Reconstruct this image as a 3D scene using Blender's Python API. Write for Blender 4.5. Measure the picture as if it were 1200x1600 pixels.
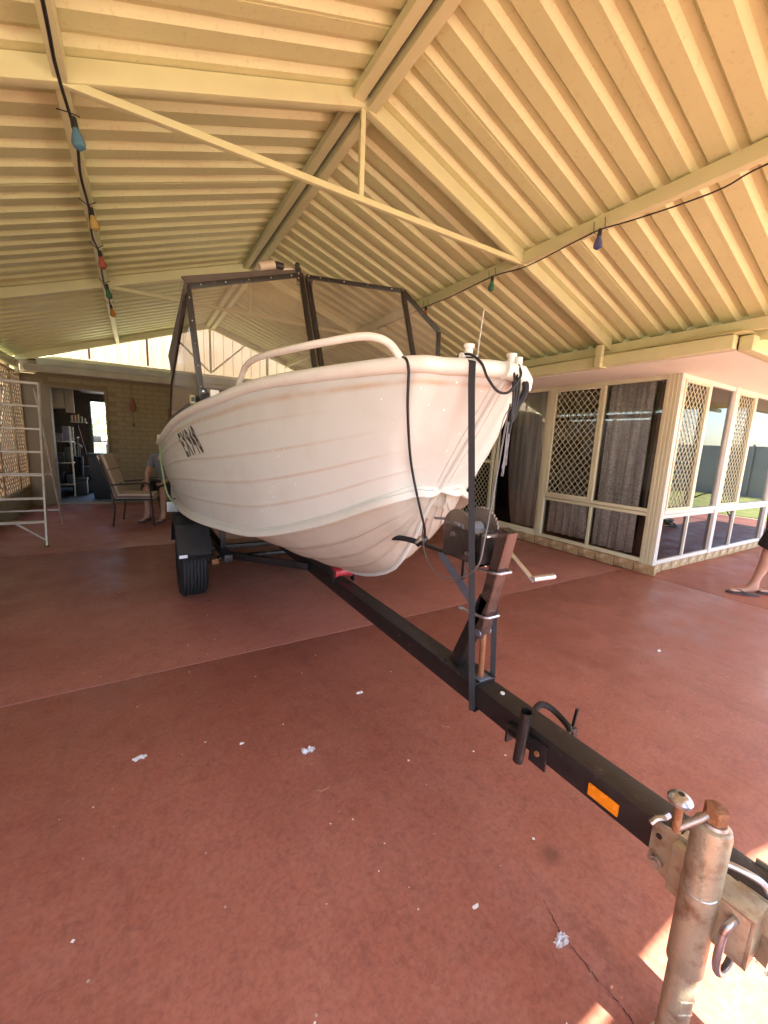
import bpy, bmesh, math, random
import numpy as np
from mathutils import Vector, Matrix
R = math.radians
random.seed(7)
for o in list(bpy.data.objects): bpy.data.objects.remove(o)
sc = bpy.context.scene
col = sc.collection

# ------------------------------------------------------------------ camera, light, exposure
cam = bpy.data.cameras.new('camera'); camo = bpy.data.objects.new('camera', cam); col.objects.link(camo)
yaw, pit, rol = R(31.469), R(-9.685), R(2.497)
fw = Vector((math.sin(yaw)*math.cos(pit), math.cos(yaw)*math.cos(pit), math.sin(pit)))
rt0 = Vector((math.cos(yaw), -math.sin(yaw), 0)); up0 = rt0.cross(fw)
rt = rt0*math.cos(rol) + up0*math.sin(rol); up = -rt0*math.sin(rol) + up0*math.cos(rol)
camo.matrix_world = Matrix(((rt.x, up.x, -fw.x, 0), (rt.y, up.y, -fw.y, 0), (rt.z, up.z, -fw.z, 1.35), (0, 0, 0, 1)))
cam.sensor_fit = 'VERTICAL'; cam.sensor_height = 36; cam.sensor_width = 27
cam.lens = 629.0/1600*36; cam.clip_start = 0.02; cam.clip_end = 2000
sc.camera = camo

SUN_EL, SUN_AZ = 58.0, 12.0          # azimuth measured from -Y towards +X
w = bpy.data.worlds.new('World'); sc.world = w; w.use_nodes = True
nt = w.node_tree; bg = nt.nodes['Background']
sky = nt.nodes.new('ShaderNodeTexSky'); sky.sky_type = 'NISHITA'; sky.sun_disc = False
sky.sun_elevation = R(SUN_EL); sky.sun_rotation = R(180-SUN_AZ)
nt.links.new(sky.outputs[0], bg.inputs[0]); bg.inputs[1].default_value = 0.15
sl = bpy.data.lights.new('sun', 'SUN'); sl.energy = 5.0; sl.angle = R(0.5); sl.color = (1, .965, .84)
so = bpy.data.objects.new('sun', sl); col.objects.link(so)
sdir = Vector((math.sin(R(SUN_AZ))*math.cos(R(SUN_EL)), -math.cos(R(SUN_AZ))*math.cos(R(SUN_EL)), math.sin(R(SUN_EL))))
so.rotation_euler = sdir.to_track_quat('Z', 'Y').to_euler(); so.location = (3, -12, 20)
sc.view_settings.view_transform = 'Standard'; sc.view_settings.look = 'None'
sc.view_settings.gamma = 1; sc.view_settings.exposure = 2.87
sc.render.engine = 'CYCLES'
sc.cycles.max_bounces = 10; sc.cycles.diffuse_bounces = 6; sc.cycles.glossy_bounces = 4
sc.cycles.transparent_max_bounces = 12; sc.cycles.transmission_bounces = 6
sc.cycles.sample_clamp_indirect = 8

# ------------------------------------------------------------------ helpers
def tag(o, label=None, cat=None, group=None, kind=None):
    if label: o['label'] = label
    if cat: o['category'] = cat
    if group: o['group'] = group
    if kind: o['kind'] = kind
    return o

def empty(name, loc=(0, 0, 0), label=None, cat=None, group=None, rz=0):
    o = bpy.data.objects.new(name, None); col.objects.link(o)
    o.location = loc; o.rotation_euler = (0, 0, rz); o.empty_display_size = .1
    return tag(o, label, cat, group)

class MB:
    def __init__(s): s.v = []; s.f = []; s.m = []; s.mi = 0
    def add(s, vs, fs):
        b = len(s.v); s.v += [tuple(p) for p in vs]
        for f in fs: s.f.append([b+i for i in f]); s.m.append(s.mi)
        return s
    def box(s, x0, x1, y0, y1, z0, z1):
        v = [(x, y, z) for x in (x0, x1) for y in (y0, y1) for z in (z0, z1)]
        return s.add(v, [(0, 1, 3, 2), (4, 6, 7, 5), (0, 4, 5, 1), (2, 3, 7, 6), (0, 2, 6, 4), (1, 5, 7, 3)])
    def bar(s, a, b, w, h, upv=(0, 0, 1), ch=0.0):
        a = Vector(a); b = Vector(b); d = (b-a).normalized(); u = Vector(upv)
        sd = d.cross(u)
        if sd.length < 1e-5: u = Vector((1, 0, 0)); sd = d.cross(u)
        sd.normalize(); u = sd.cross(d).normalized()
        if ch > 0:
            c = ch; P = [(-w/2+c, -h/2), (w/2-c, -h/2), (w/2, -h/2+c), (w/2, h/2-c), (w/2-c, h/2), (-w/2+c, h/2), (-w/2, h/2-c), (-w/2, -h/2+c)]
        else: P = [(-w/2, -h/2), (w/2, -h/2), (w/2, h/2), (-w/2, h/2)]
        return s.prism([a+sd*p+u*q for p, q in P], b-a)
    def prism(s, poly, ext):
        poly = [Vector(p) for p in poly]; n = len(poly); e = Vector(ext)
        nn = sum(((poly[i]-poly[0]).cross(poly[(i+1) % n]-poly[0]) for i in range(n)), Vector())
        if nn.dot(e) > 0: poly = poly[::-1]
        vs = poly + [p+e for p in poly]
        fs = [tuple(range(n)), tuple(range(2*n-1, n-1, -1))] + [(i, n+i, n+(i+1) % n, (i+1) % n) for i in range(n)]
        return s.add(vs, fs)
    def tube(s, pts, r, seg=8, closed=False, cap=True):
        pts = [Vector(p) for p in pts]; n = len(pts)
        rs = r if hasattr(r, '__len__') else [r]*n
        b = len(s.v); prev = None
        for i, p in enumerate(pts):
            if closed: d = pts[(i+1) % n]-pts[i-1]
            else: d = pts[min(i+1, n-1)]-pts[max(i-1, 0)]
            d.normalize()
            if prev is None:
                a = Vector((0, 0, 1)) if abs(d.z) < .9 else Vector((1, 0, 0)); u = d.cross(a).normalized()
            else:
                u = prev-d*prev.dot(d)
                if u.length < 1e-6: u = d.orthogonal()
                u.normalize()
            prev = u; q = d.cross(u)
            for k in range(seg):
                t = 2*math.pi*k/seg; s.v.append(tuple(p+(u*math.cos(t)+q*math.sin(t))*rs[i]))
        for i in range(n if closed else n-1):
            j = (i+1) % n
            for k in range(seg):
                k2 = (k+1) % seg; s.f.append([b+i*seg+k, b+i*seg+k2, b+j*seg+k2, b+j*seg+k]); s.m.append(s.mi)
        if cap and not closed:
            s.f.append([b+k for k in range(seg)][::-1]); s.m.append(s.mi)
            s.f.append([b+(n-1)*seg+k for k in range(seg)]); s.m.append(s.mi)
        return s
    def cyl(s, a, b, r, seg=20, r2=None): return s.tube([a, b], [r, r if r2 is None else r2], seg)
    def ball(s, c, r, seg=10, sc_=(1, 1, 1)):
        pts = []; n = seg
        b = len(s.v)
        for i in range(n+1):
            a = math.pi*i/n
            for k in range(n):
                t = 2*math.pi*k/n
                s.v.append((c[0]+r*sc_[0]*math.sin(a)*math.cos(t), c[1]+r*sc_[1]*math.sin(a)*math.sin(t), c[2]-r*sc_[2]*math.cos(a)))
        for i in range(n):
            for k in range(n):
                k2 = (k+1) % n; s.f.append([b+i*n+k, b+i*n+k2, b+(i+1)*n+k2, b+(i+1)*n+k]); s.m.append(s.mi)
        return s
    def build(s, name, mats, parent=None, smooth=False, bevel=0, loc=None, ang=40):
        me = bpy.data.meshes.new(name); me.from_pydata(s.v, [], s.f); me.update()
        mats = mats if isinstance(mats, (list, tuple)) else [mats]
        for m in mats: me.materials.append(m)
        if len(mats) > 1: me.polygons.foreach_set('material_index', s.m)
        if bevel:
            bm = bmesh.new(); bm.from_mesh(me)
            es = [e for e in bm.edges if len(e.link_faces) == 2 and e.calc_face_angle(0) > .6]
            bmesh.ops.bevel(bm, geom=es, offset=bevel, segments=2, affect='EDGES', profile=.6, clamp_overlap=True)
            bm.to_mesh(me); bm.free(); smooth = True
        if smooth: me.shade_smooth(); me.set_sharp_from_angle(angle=R(ang))
        o = bpy.data.objects.new(name, me); col.objects.link(o)
        if parent is not None:
            o.parent = parent
            pl = Vector(); q = parent              # vertices are in world coordinates
            while q is not None: pl += Vector(q.location); q = q.parent
            o.location = -pl
        if loc is not None: o.location = loc
        return o

def inst(o, name, parent, loc, rot=(0, 0, 0)):
    c = o.copy(); c.name = name; col.objects.link(c); c.parent = parent; c.location = loc; c.rotation_euler = rot
    return c

def spline(pts, n=6, closed=False):
    P = [Vector(p) for p in pts]; out = []
    m = len(P)
    for i in range(m if closed else m-1):
        p0 = P[i-1] if (i > 0 or closed) else P[0]*2-P[1]
        p1 = P[i]; p2 = P[(i+1) % m]
        p3 = P[(i+2) % m] if (i+2 < m or closed) else P[-1]*2-P[-2]
        for k in range(n):
            t = k/n
            out.append(.5*((2*p1)+(p2-p0)*t+(2*p0-5*p1+4*p2-p3)*t*t+(3*p1-p0-3*p2+p3)*t**3))
    if not closed: out.append(P[-1])
    return out

# ------------------------------------------------------------------ materials
def N(nt, t, **k):
    n = nt.nodes.new(t)
    for a, b in k.items(): setattr(n, a, b)
    return n

def mat(name, c, rough=.6, metal=0, noise=.12, ns=6, c2=None, thr=.5, wid=.15, s2=3, bump=.0, bs=80, spec=.5, coord='Object', rvar=.1, stretch=None, tint=None):
    """procedural paint/metal: base colour with soft variation, optional second colour in patches (dirt/rust), fine bump"""
    m = bpy.data.materials.new(name); m.use_nodes = True; nt = m.node_tree; L = nt.links.new
    b = nt.nodes['Principled BSDF']; b.inputs['Roughness'].default_value = rough; b.inputs['Metallic'].default_value = metal
    b.inputs['Specular IOR Level'].default_value = spec
    tc = N(nt, 'ShaderNodeTexCoord'); src = tc.outputs[coord]
    if coord == 'World':
        pass
    if stretch:
        mp = N(nt, 'ShaderNodeMapping'); mp.inputs['Scale'].default_value = stretch; L(src, mp.inputs[0]); src = mp.outputs[0]
    n1 = N(nt, 'ShaderNodeTexNoise'); n1.inputs['Scale'].default_value = ns; n1.inputs['Detail'].default_value = 6; L(src, n1.inputs['Vector'])
    mr = N(nt, 'ShaderNodeMapRange'); mr.inputs[1].default_value = .25; mr.inputs[2].default_value = .75
    mr.inputs[3].default_value = 1-noise; mr.inputs[4].default_value = 1+noise; L(n1.outputs[0], mr.inputs[0])
    mx = N(nt, 'ShaderNodeMix', data_type='RGBA', blend_type='MULTIPLY'); mx.inputs[0].default_value = 1
    mx.inputs[6].default_value = (*c, 1); L(mr.outputs[0], mx.inputs[7]); out = mx.outputs[2]
    if c2:
        n2 = N(nt, 'ShaderNodeTexNoise'); n2.inputs['Scale'].default_value = s2; n2.inputs['Detail'].default_value = 8; n2.inputs['Roughness'].default_value = .65; L(src, n2.inputs['Vector'])
        r2 = N(nt, 'ShaderNodeMapRange'); r2.inputs[1].default_value = thr; r2.inputs[2].default_value = thr+wid; L(n2.outputs[0], r2.inputs[0])
        m2 = N(nt, 'ShaderNodeMix', data_type='RGBA'); L(r2.outputs[0], m2.inputs[0]); L(out, m2.inputs[6]); m2.inputs[7].default_value = (*c2, 1); out = m2.outputs[2]
    L(out, b.inputs['Base Color'])
    r3 = N(nt, 'ShaderNodeMapRange'); r3.inputs[3].default_value = max(.02, rough-rvar); r3.inputs[4].default_value = min(1, rough+rvar); L(n1.outputs[0], r3.inputs[0]); L(r3.outputs[0], b.inputs['Roughness'])
    if bump:
        n3 = N(nt, 'ShaderNodeTexNoise'); n3.inputs['Scale'].default_value = bs; n3.inputs['Detail'].default_value = 4; L(src, n3.inputs['Vector'])
        bp = N(nt, 'ShaderNodeBump'); bp.inputs['Strength'].default_value = bump; bp.inputs['Distance'].default_value = .004; L(n3.outputs[0], bp.inputs['Height']); L(bp.outputs[0], b.inputs['Normal'])
    return m

CREAM = (.58, .43, .225)
M = {}
M['sheet'] = mat('cream_sheet', (.62, .615, .325), .42, noise=.06, ns=3, c2=(.52, .42, .22), thr=.56, wid=.22, s2=38, bump=.08, bs=200)
M['beam'] = mat('cream_steel', (.61, .595, .335), .38, noise=.05, ns=5, c2=(.56, .47, .27), thr=.60, wid=.2, s2=6)
M['frame'] = mat('cream_aluminium', (.64, .60, .41), .32, noise=.04, ns=4, c2=(.5, .4, .26), thr=.62, wid=.2)
M['soffit'] = mat('soffit_board', (.82, .79, .68), .6, noise=.04, ns=1.5)
M['white_frame'] = mat('white_frame', (.72, .68, .60), .35, noise=.04)
M['black'] = mat('black_paint', (.014, .012, .012), .38, noise=.3, ns=20, c2=(.085, .055, .04), thr=.60, wid=.10, s2=22, bump=.25, bs=120)
M['rubber'] = mat('rubber', (.012, .012, .013), .75, noise=.2, bump=.2, bs=60)
M['plastic'] = mat('black_plastic', (.014, .014, .015), .5, noise=.3, ns=14, c2=(.10, .08, .065), thr=.66, wid=.05, s2=42)
M['web'] = mat('black_webbing', (.016, .016, .018), .8, noise=.2, bump=.6, bs=500)
M['zinc'] = mat('zinc', (.42, .36, .31), .42, .75, noise=.15, ns=12, c2=(.30, .17, .08), thr=.56, wid=.12, s2=14, bump=.1, bs=90)
M['zincclean'] = mat('zinc_clean', (.50, .50, .52), .3, .9, noise=.1, ns=16, c2=(.26, .2, .15), thr=.6, wid=.1, s2=20)
M['rust'] = mat('rust', (.25, .10, .04), .75, .2, noise=.3, ns=30, c2=(.40, .20, .09), thr=.5, wid=.15, s2=24, bump=.5, bs=150)
M['brass'] = mat('gold_zinc', (.44, .385, .27), .42, .5, noise=.22, ns=14, c2=(.24, .14, .075), thr=.50, wid=.22, s2=22, bump=.3, bs=140)
M['post_reflect'] = mat('scuffed_post_reflect', (.10, .066, .052), .25, .45, noise=.3, ns=9, c2=(.035, .025, .022), thr=.52, wid=.16, s2=9)  # brown tint puts the red floor's reflection into the black paint's colour
M['wdisc'] = mat('winch_disc', (.22, .185, .15), .5, .5, noise=.2, ns=10, c2=(.12, .08, .05), thr=.5, wid=.2, s2=12)
M['wplate'] = mat('winch_plate', (.055, .045, .04), .5, .4, noise=.3, ns=12, c2=(.16, .11, .08), thr=.52, wid=.15, s2=18)
M['plasticw'] = mat('white_plastic', (.76, .72, .66), .35, noise=.04)
M['bluegrey'] = mat('blue_grey_steel', (.16, .18, .24), .4, .5, noise=.2, ns=20)
M['red_roller'] = mat('red_poly', (.42, .035, .045), .4, noise=.12)
M['orange'] = mat('amber_reflector', (.85, .26, .01), .25, noise=.08, ns=60)
M['brick'] = mat('brick_sill', (.42, .27, .13), .85, noise=.25, ns=25, c2=(.62, .48, .30), thr=.5, wid=.15, s2=12, bump=.8, bs=120)
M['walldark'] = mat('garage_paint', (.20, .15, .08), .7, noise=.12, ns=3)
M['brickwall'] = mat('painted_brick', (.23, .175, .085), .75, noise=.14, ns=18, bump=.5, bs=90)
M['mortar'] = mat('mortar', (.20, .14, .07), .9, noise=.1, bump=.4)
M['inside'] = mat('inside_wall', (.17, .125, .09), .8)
M['timber'] = mat('lattice_timber', (.40, .28, .13), .7, noise=.2, ns=14, bump=.3, bs=60)
M['alu'] = mat('aluminium', (.55, .50, .42), .45, .4, noise=.1, ns=10, c2=(.35, .3, .22), thr=.55, s2=8)
M['glass_dark'] = None
M['grey'] = mat('grey_fabric', (.22, .22, .24), .85, noise=.1)
M['conc'] = mat('garage_concrete', (.22, .22, .24), .6, noise=.2, ns=4)
M['denim'] = mat('dark_shorts', (.018, .014, .015), .85, noise=.2, bump=.3, bs=300)
M['shirt'] = mat('grey_shirt', (.20, .19, .20), .85, noise=.1, bump=.2, bs=200)
M['skin'] = mat('skin', (.50, .28, .19), .5, noise=.1, ns=20, c2=(.42, .20, .13), thr=.5, wid=.3, s2=10)
M['hair'] = mat('hair', (.05, .03, .02), .7)
M['sole'] = mat('sandal', (.07, .05, .045), .7, noise=.2)
M['cabinet'] = mat('cabinet_white', (.50, .43, .33), .5)
M['lawn'] = mat('lawn', (.22, .24, .07), .9, noise=.35, ns=3, c2=(.38, .33, .15), thr=.5, wid=.2, s2=1.5, bump=1, bs=120)
M['fence'] = mat('grey_fence', (.30, .29, .29), .6, noise=.1, ns=2)
M['leaf'] = mat('palm_leaf', (.15, .22, .04), .6, noise=.3, ns=8)
M['bark'] = mat('palm_bark', (.16, .11, .07), .9, noise=.3, bump=.8, bs=30)
M['hose'] = mat('green_hose', (.02, .16, .08), .4)
M['redbroom'] = mat('red_brown', (.18, .05, .03), .6)
M['carpaint'] = mat('dark_car', (.012, .014, .02), .25, noise=.05)
M['cord'] = mat('cord', (.012, .011, .012), .6)
M['cableg'] = mat('grey_cable', (.17, .16, .16), .4, .5)

def hull_mat(name, base, dirt, rough, sc1, tanedge):
    m = bpy.data.materials.new(name); m.use_nodes = True; nt = m.node_tree; L = nt.links.new
    b = nt.nodes['Principled BSDF']
    tc = N(nt, 'ShaderNodeTexCoord')
    at = N(nt, 'ShaderNodeAttribute', attribute_name='wear')
    n1 = N(nt, 'ShaderNodeTexNoise'); n1.inputs['Scale'].default_value = sc1; n1.inputs['Detail'].default_value = 8; n1.inputs['Roughness'].default_value = .65; L(tc.outputs['Object'], n1.inputs['Vector'])
    r1 = N(nt, 'ShaderNodeMapRange'); r1.inputs[1].default_value = .48; r1.inputs[2].default_value = .78; r1.inputs[4].default_value = .55; L(n1.outputs[0], r1.inputs[0])
    m1 = N(nt, 'ShaderNodeMix', data_type='RGBA'); m1.inputs[6].default_value = (*base, 1); m1.inputs[7].default_value = (*dirt, 1); L(r1.outputs[0], m1.inputs[0])
    n2 = N(nt, 'ShaderNodeTexNoise'); n2.inputs['Scale'].default_value = 9; n2.inputs['Detail'].default_value = 5; L(tc.outputs['Object'], n2.inputs['Vector'])
    mm = N(nt, 'ShaderNodeMath', operation='MULTIPLY'); L(at.outputs['Fac'], mm.inputs[0])
    r2 = N(nt, 'ShaderNodeMapRange'); r2.inputs[1].default_value = .3; r2.inputs[2].default_value = .6; r2.inputs[3].default_value = .35; r2.inputs[4].default_value = 1; L(n2.outputs[0], r2.inputs[0]); L(r2.outputs[0], mm.inputs[1])
    m2 = N(nt, 'ShaderNodeMix', data_type='RGBA'); L(mm.outputs[0], m2.inputs[0]); L(m1.outputs[2], m2.inputs[6]); m2.inputs[7].default_value = (*tanedge, 1)
    # small chips
    vo = N(nt, 'ShaderNodeTexVoronoi'); vo.inputs['Scale'].default_value = 26; L(tc.outputs['Object'], vo.inputs['Vector'])
    n4 = N(nt, 'ShaderNodeTexNoise'); n4.inputs['Scale'].default_value = 2.2; L(tc.outputs['Object'], n4.inputs['Vector'])
    lt = N(nt, 'ShaderNodeMath', operation='LESS_THAN'); L(vo.outputs['Distance'], lt.inputs[0]); lt.inputs[1].default_value = .10
    gt = N(nt, 'ShaderNodeMath', operation='GREATER_THAN'); L(n4.outputs[0], gt.inputs[0]); gt.inputs[1].default_value = .60
    mc = N(nt, 'ShaderNodeMath', operation='MULTIPLY'); L(lt.outputs[0], mc.inputs[0]); L(gt.outputs[0], mc.inputs[1])
    m3 = N(nt, 'ShaderNodeMix', data_type='RGBA'); L(mc.outputs[0], m3.inputs[0]); L(m2.outputs[2], m3.inputs[6]); m3.inputs[7].default_value = (.9, .86, .78, 1)
    L(m3.outputs[2], b.inputs['Base Color'])
    r3 = N(nt, 'ShaderNodeMapRange'); r3.inputs[3].default_value = rough-.12; r3.inputs[4].default_value = rough+.18; L(n1.outputs[0], r3.inputs[0]); L(r3.outputs[0], b.inputs['Roughness'])
    n3 = N(nt, 'ShaderNodeTexNoise'); n3.inputs['Scale'].default_value = 3.2; n3.inputs['Detail'].default_value = 3; L(tc.outputs['Object'], n3.inputs['Vector'])
    bp = N(nt, 'ShaderNodeBump'); bp.inputs['Strength'].default_value = .55; bp.inputs['Distance'].default_value = .013; L(n3.outputs[0], bp.inputs['Height']); L(bp.outputs[0], b.inputs['Normal'])
    return m
M['hullw'] = hull_mat('hull_topsides', (.605, .62, .57), (.51, .48, .41), .36, 3.0, (.50, .36, .22))
M['hullb'] = hull_mat('hull_bottom', (.50, .46, .38), (.36, .32, .25), .5, 5.0, (.26, .17, .10))
M['railw'] = mat('white_rail_paint', (.74, .74, .66), .32, noise=.05, ns=8, c2=(.62, .45, .28), thr=.60, wid=.2, s2=9)

def glass(name, tint, refl=1.0, rough=0.0, ior=1.5, haze=0.0, hazec=(.5, .45, .38)):
    m = bpy.data.materials.new(name); m.use_nodes = True; nt = m.node_tree; L = nt.links.new
    nt.nodes.remove(nt.nodes['Principled BSDF']); out = nt.nodes['Material Output']
    tr = N(nt, 'ShaderNodeBsdfTransparent'); tr.inputs[0].default_value = (*tint, 1)
    gl = N(nt, 'ShaderNodeBsdfGlossy'); gl.inputs['Roughness'].default_value = rough
    fr = N(nt, 'ShaderNodeFresnel'); fr.inputs[0].default_value = ior
    mu = N(nt, 'ShaderNodeMath', operation='MULTIPLY', use_clamp=True); L(fr.outputs[0], mu.inputs[0]); mu.inputs[1].default_value = refl
    base = tr.outputs[0]
    if haze:
        df = N(nt, 'ShaderNodeBsdfDiffuse'); df.inputs[0].default_value = (*hazec, 1)
        tc = N(nt, 'ShaderNodeTexCoord'); nz = N(nt, 'ShaderNodeTexNoise'); nz.inputs['Scale'].default_value = 4; nz.inputs['Detail'].default_value = 8; L(tc.outputs['Object'], nz.inputs['Vector'])
        mr = N(nt, 'ShaderNodeMapRange'); mr.inputs[1].default_value = .3; mr.inputs[2].default_value = .7; mr.inputs[3].default_value = haze*.5; mr.inputs[4].default_value = haze*1.5; L(nz.outputs[0], mr.inputs[0])
        mh = N(nt, 'ShaderNodeMixShader'); L(mr.outputs[0], mh.inputs[0]); L(tr.outputs[0], mh.inputs[1]); L(df.outputs[0], mh.inputs[2]); base = mh.outputs[0]
    mi = N(nt, 'ShaderNodeMixShader'); L(mu.outputs[0], mi.inputs[0]); L(base, mi.inputs[1]); L(gl.outputs[0], mi.inputs[2]); L(mi.outputs[0], out.inputs[0])
    return m
M['glass'] = glass('window_glass', (.985, .98, .97), 1.2)
M['glass_dark'] = glass('dark_tinted_glass', (.10, .09, .09), 1.3)
M['screen'] = glass('clear_vinyl', (.84, .80, .75), .28, .12, haze=.15)

def lace_mat(name, c1, c2, sc_):
    m = bpy.data.materials.new(name); m.use_nodes = True; nt = m.node_tree; L = nt.links.new
    b = nt.nodes['Principled BSDF']; b.inputs['Roughness'].default_value = .9
    tc = N(nt, 'ShaderNodeTexCoord')
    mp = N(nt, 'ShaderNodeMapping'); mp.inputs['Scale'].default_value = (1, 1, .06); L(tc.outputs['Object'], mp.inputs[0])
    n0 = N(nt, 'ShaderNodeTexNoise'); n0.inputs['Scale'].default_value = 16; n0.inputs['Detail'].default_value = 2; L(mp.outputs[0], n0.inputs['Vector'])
    r0 = N(nt, 'ShaderNodeMapRange'); r0.inputs[1].default_value = .38; r0.inputs[2].default_value = .62; r0.inputs[3].default_value = .58; L(n0.outputs[0], r0.inputs[0])  # vertical streaks put the light and dark of the folds into the colour
    wv = N(nt, 'ShaderNodeTexNoise'); wv.inputs['Scale'].default_value = sc_; wv.inputs['Detail'].default_value = 1; wv.inputs['Distortion'].default_value = 2.5; L(tc.outputs['Object'], wv.inputs['Vector'])
    a = N(nt, 'ShaderNodeMath', operation='SUBTRACT'); L(wv.outputs[0], a.inputs[0]); a.inputs[1].default_value = .5
    ab = N(nt, 'ShaderNodeMath', operation='ABSOLUTE'); L(a.outputs[0], ab.inputs[0])
    lt = N(nt, 'ShaderNodeMapRange'); L(ab.outputs[0], lt.inputs[0]); lt.inputs[1].default_value = .02; lt.inputs[2].default_value = .06
    mx = N(nt, 'ShaderNodeMix', data_type='RGBA'); L(lt.outputs[0], mx.inputs[0]); mx.inputs[6].default_value = (*c2, 1); mx.inputs[7].default_value = (*c1, 1)
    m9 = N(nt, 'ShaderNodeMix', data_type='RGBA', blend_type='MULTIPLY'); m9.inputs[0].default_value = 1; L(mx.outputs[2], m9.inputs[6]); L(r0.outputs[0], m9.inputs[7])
    L(m9.outputs[2], b.inputs['Base Color']); return m
M['lace'] = lace_mat('lace_curtain', (.95, .95, .95), (.30, .32, .35), 30)
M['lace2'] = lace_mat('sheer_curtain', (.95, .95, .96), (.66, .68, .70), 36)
M['drape'] = mat('dark_drape', (.10, .085, .08), .9)

def floor_mat():
    m = bpy.data.materials.new('red_painted_concrete'); m.use_nodes = True; nt = m.node_tree; L = nt.links.new
    b = nt.nodes['Principled BSDF']; tc = N(nt, 'ShaderNodeTexCoord'); src = tc.outputs['Object']
    def noise(s, d=6, r=.5, dist=0, st=None):
        v = src
        if st:
            mp = N(nt, 'ShaderNodeMapping'); mp.inputs['Scale'].default_value = st; mp.inputs['Rotation'].default_value = (0, 0, R(20)); L(src, mp.inputs[0]); v = mp.outputs[0]
        n = N(nt, 'ShaderNodeTexNoise'); n.inputs['Scale'].default_value = s; n.inputs['Detail'].default_value = d; n.inputs['Roughness'].default_value = r; n.inputs['Distortion'].default_value = dist; L(v, n.inputs['Vector']); return n.outputs[0]
    def mr(x, a, b_, c, d):
        n = N(nt, 'ShaderNodeMapRange'); L(x, n.inputs[0])
        for i, q in enumerate((a, b_, c, d)): n.inputs[i+1].default_value = q
        return n.outputs[0]
    def mix(f, a, b_, bl='MIX'):
        n = N(nt, 'ShaderNodeMix', data_type='RGBA', blend_type=bl)
        if isinstance(f, float): n.inputs[0].default_value = f
        else: L(f, n.inputs[0])
        for i, q in ((6, a), (7, b_)):
            if isinstance(q, tuple): n.inputs[i].default_value = (*q, 1)
            else: L(q, n.inputs[i])
        return n.outputs[2]
    c = mix(mr(noise(1.1, 7, .6), .35, .65, 0, 1), (.30, .098, .062), (.38, .135, .088))
    c = mix(mr(noise(5, 8, .7), .42, .72, 0, .6), c, (.39, .160, .110))          # faded rubbed patches
    c = mix(mr(noise(2.3, 8, .7, 1.5, (1, 5, 1)), .52, .75, 0, .5), c, (.36, .15, .105))  # sweeping marks
    c = mix(mr(noise(60, 3, .7), .40, .75, 0, .5), c, (.15, .045, .03))
    c = mix(mr(noise(17, 8, .75, .8), .50, .68, 0, .55), c, (.17, .055, .04))
    c = mix(mr(noise(28, 6, .8), .56, .70, 0, .45), c, (.42, .21, .16))             # fine grain
    c = mix(mr(noise(.7, 5, .6, .6), .52, .70, 0, .32), c, (.17, .058, .042))         # old stains
    v2 = N(nt, 'ShaderNodeTexVoronoi'); v2.inputs['Scale'].default_value = 1.7; L(src, v2.inputs['Vector'])
    c = mix(mr(v2.outputs['Distance'], .03, .085, .55, 0), c, (.11, .045, .035))
    c = mix(mr(noise(1.6, 6, .65, .4, (4, .35, 1)), .56, .70, 0, .4), c, (.19, .07, .05))
    # pale specks of worn paint
    vo = N(nt, 'ShaderNodeTexVoronoi'); vo.inputs['Scale'].default_value = 9; L(src, vo.inputs['Vector'])
    sp = N(nt, 'ShaderNodeMath', operation='LESS_THAN'); L(vo.outputs['Distance'], sp.inputs[0]); sp.inputs[1].default_value = .035
    c = mix(sp.outputs[0], c, (.42, .30, .24))
    L(c, b.inputs['Base Color'])
    L(mr(noise(3.5, 6, .6), .3, .7, .28, .62), b.inputs['Roughness']); b.inputs['Specular IOR Level'].default_value = .45
    bp = N(nt, 'ShaderNodeBump'); bp.inputs['Strength'].default_value = .35; bp.inputs['Distance'].default_value = .003
    L(noise(45, 6, .7), bp.inputs['Height']); L(bp.outputs[0], b.inputs['Normal'])
    return m
M['floor'] = floor_mat()

# ------------------------------------------------------------------ ground
def struct(name, mb, m, **k):
    o = mb.build(name, m, **k); o['kind'] = 'structure'; return o
struct('ground', MB().box(-300, 300, -300, 300, -.3, -.03), mat('sandy_ground', (.50, .42, .29), .9, noise=.25, ns=1.2, bump=.5, bs=40))
struct('lawn', MB().box(12.4, 40, -13.9, 12, -.1, -.015), M['lawn'])
struct('driveway', MB().box(-8, 12.3, -13.9, -4.2, -.1, -.012), mat('pale_driveway', (.60, .53, .40), .85, noise=.15, ns=1.5))
# the painted slab is cast in bays with tooled joints between them
slab = empty('patio_floor'); slab['kind'] = 'structure'
gx = [-3.0, 4.87, 12.0]; gy = [-4.2, -.62, 2.46, 5.55, 9.18]
for i in range(2):
    for j in range(4):
        if i == 1 and j > 1: continue
        x0, x1, y0, y1 = gx[i]+.004, gx[i+1]-.004, gy[j]+.004, gy[j+1]-.004
        MB().box(x0, x1, y0, y1, -.1, 0).build('concrete_bay', M['floor'], slab, bevel=.006)
MB().box(-3, 12, -4.2, 9.18, -.09, -.007).build('joint_filler', mat('joint', (.20, .075, .052), .8), slab)
# crack in the paint: thin dark groove piece
cr = [(.988, .585), (.968, .535), (.958, .50), (.955, .45), (.950, .40), (.955, .34), (.948, .28), (.93, .2)]
mb = MB(); random.seed(3)
for a, b in zip(cr[:-1], cr[1:]):
    for k in range(5):
        t0, t1 = k/5, (k+1)/5; f = lambda t: (a[0]+(b[0]-a[0])*t+random.uniform(-.003, .003), a[1]+(b[1]-a[1])*t)
        p, q = f(t0), f(t1); wd = random.uniform(.0004, .0018)
        mb.add([(p[0]-wd, p[1], .0015), (p[0]+wd, p[1], .0015), (q[0]+wd, q[1], .0015), (q[0]-wd, q[1], .0015)], [(0, 1, 2, 3)])
mb.build('crack', mat('crack_dirt', (.05, .022, .018), .95), slab)

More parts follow.
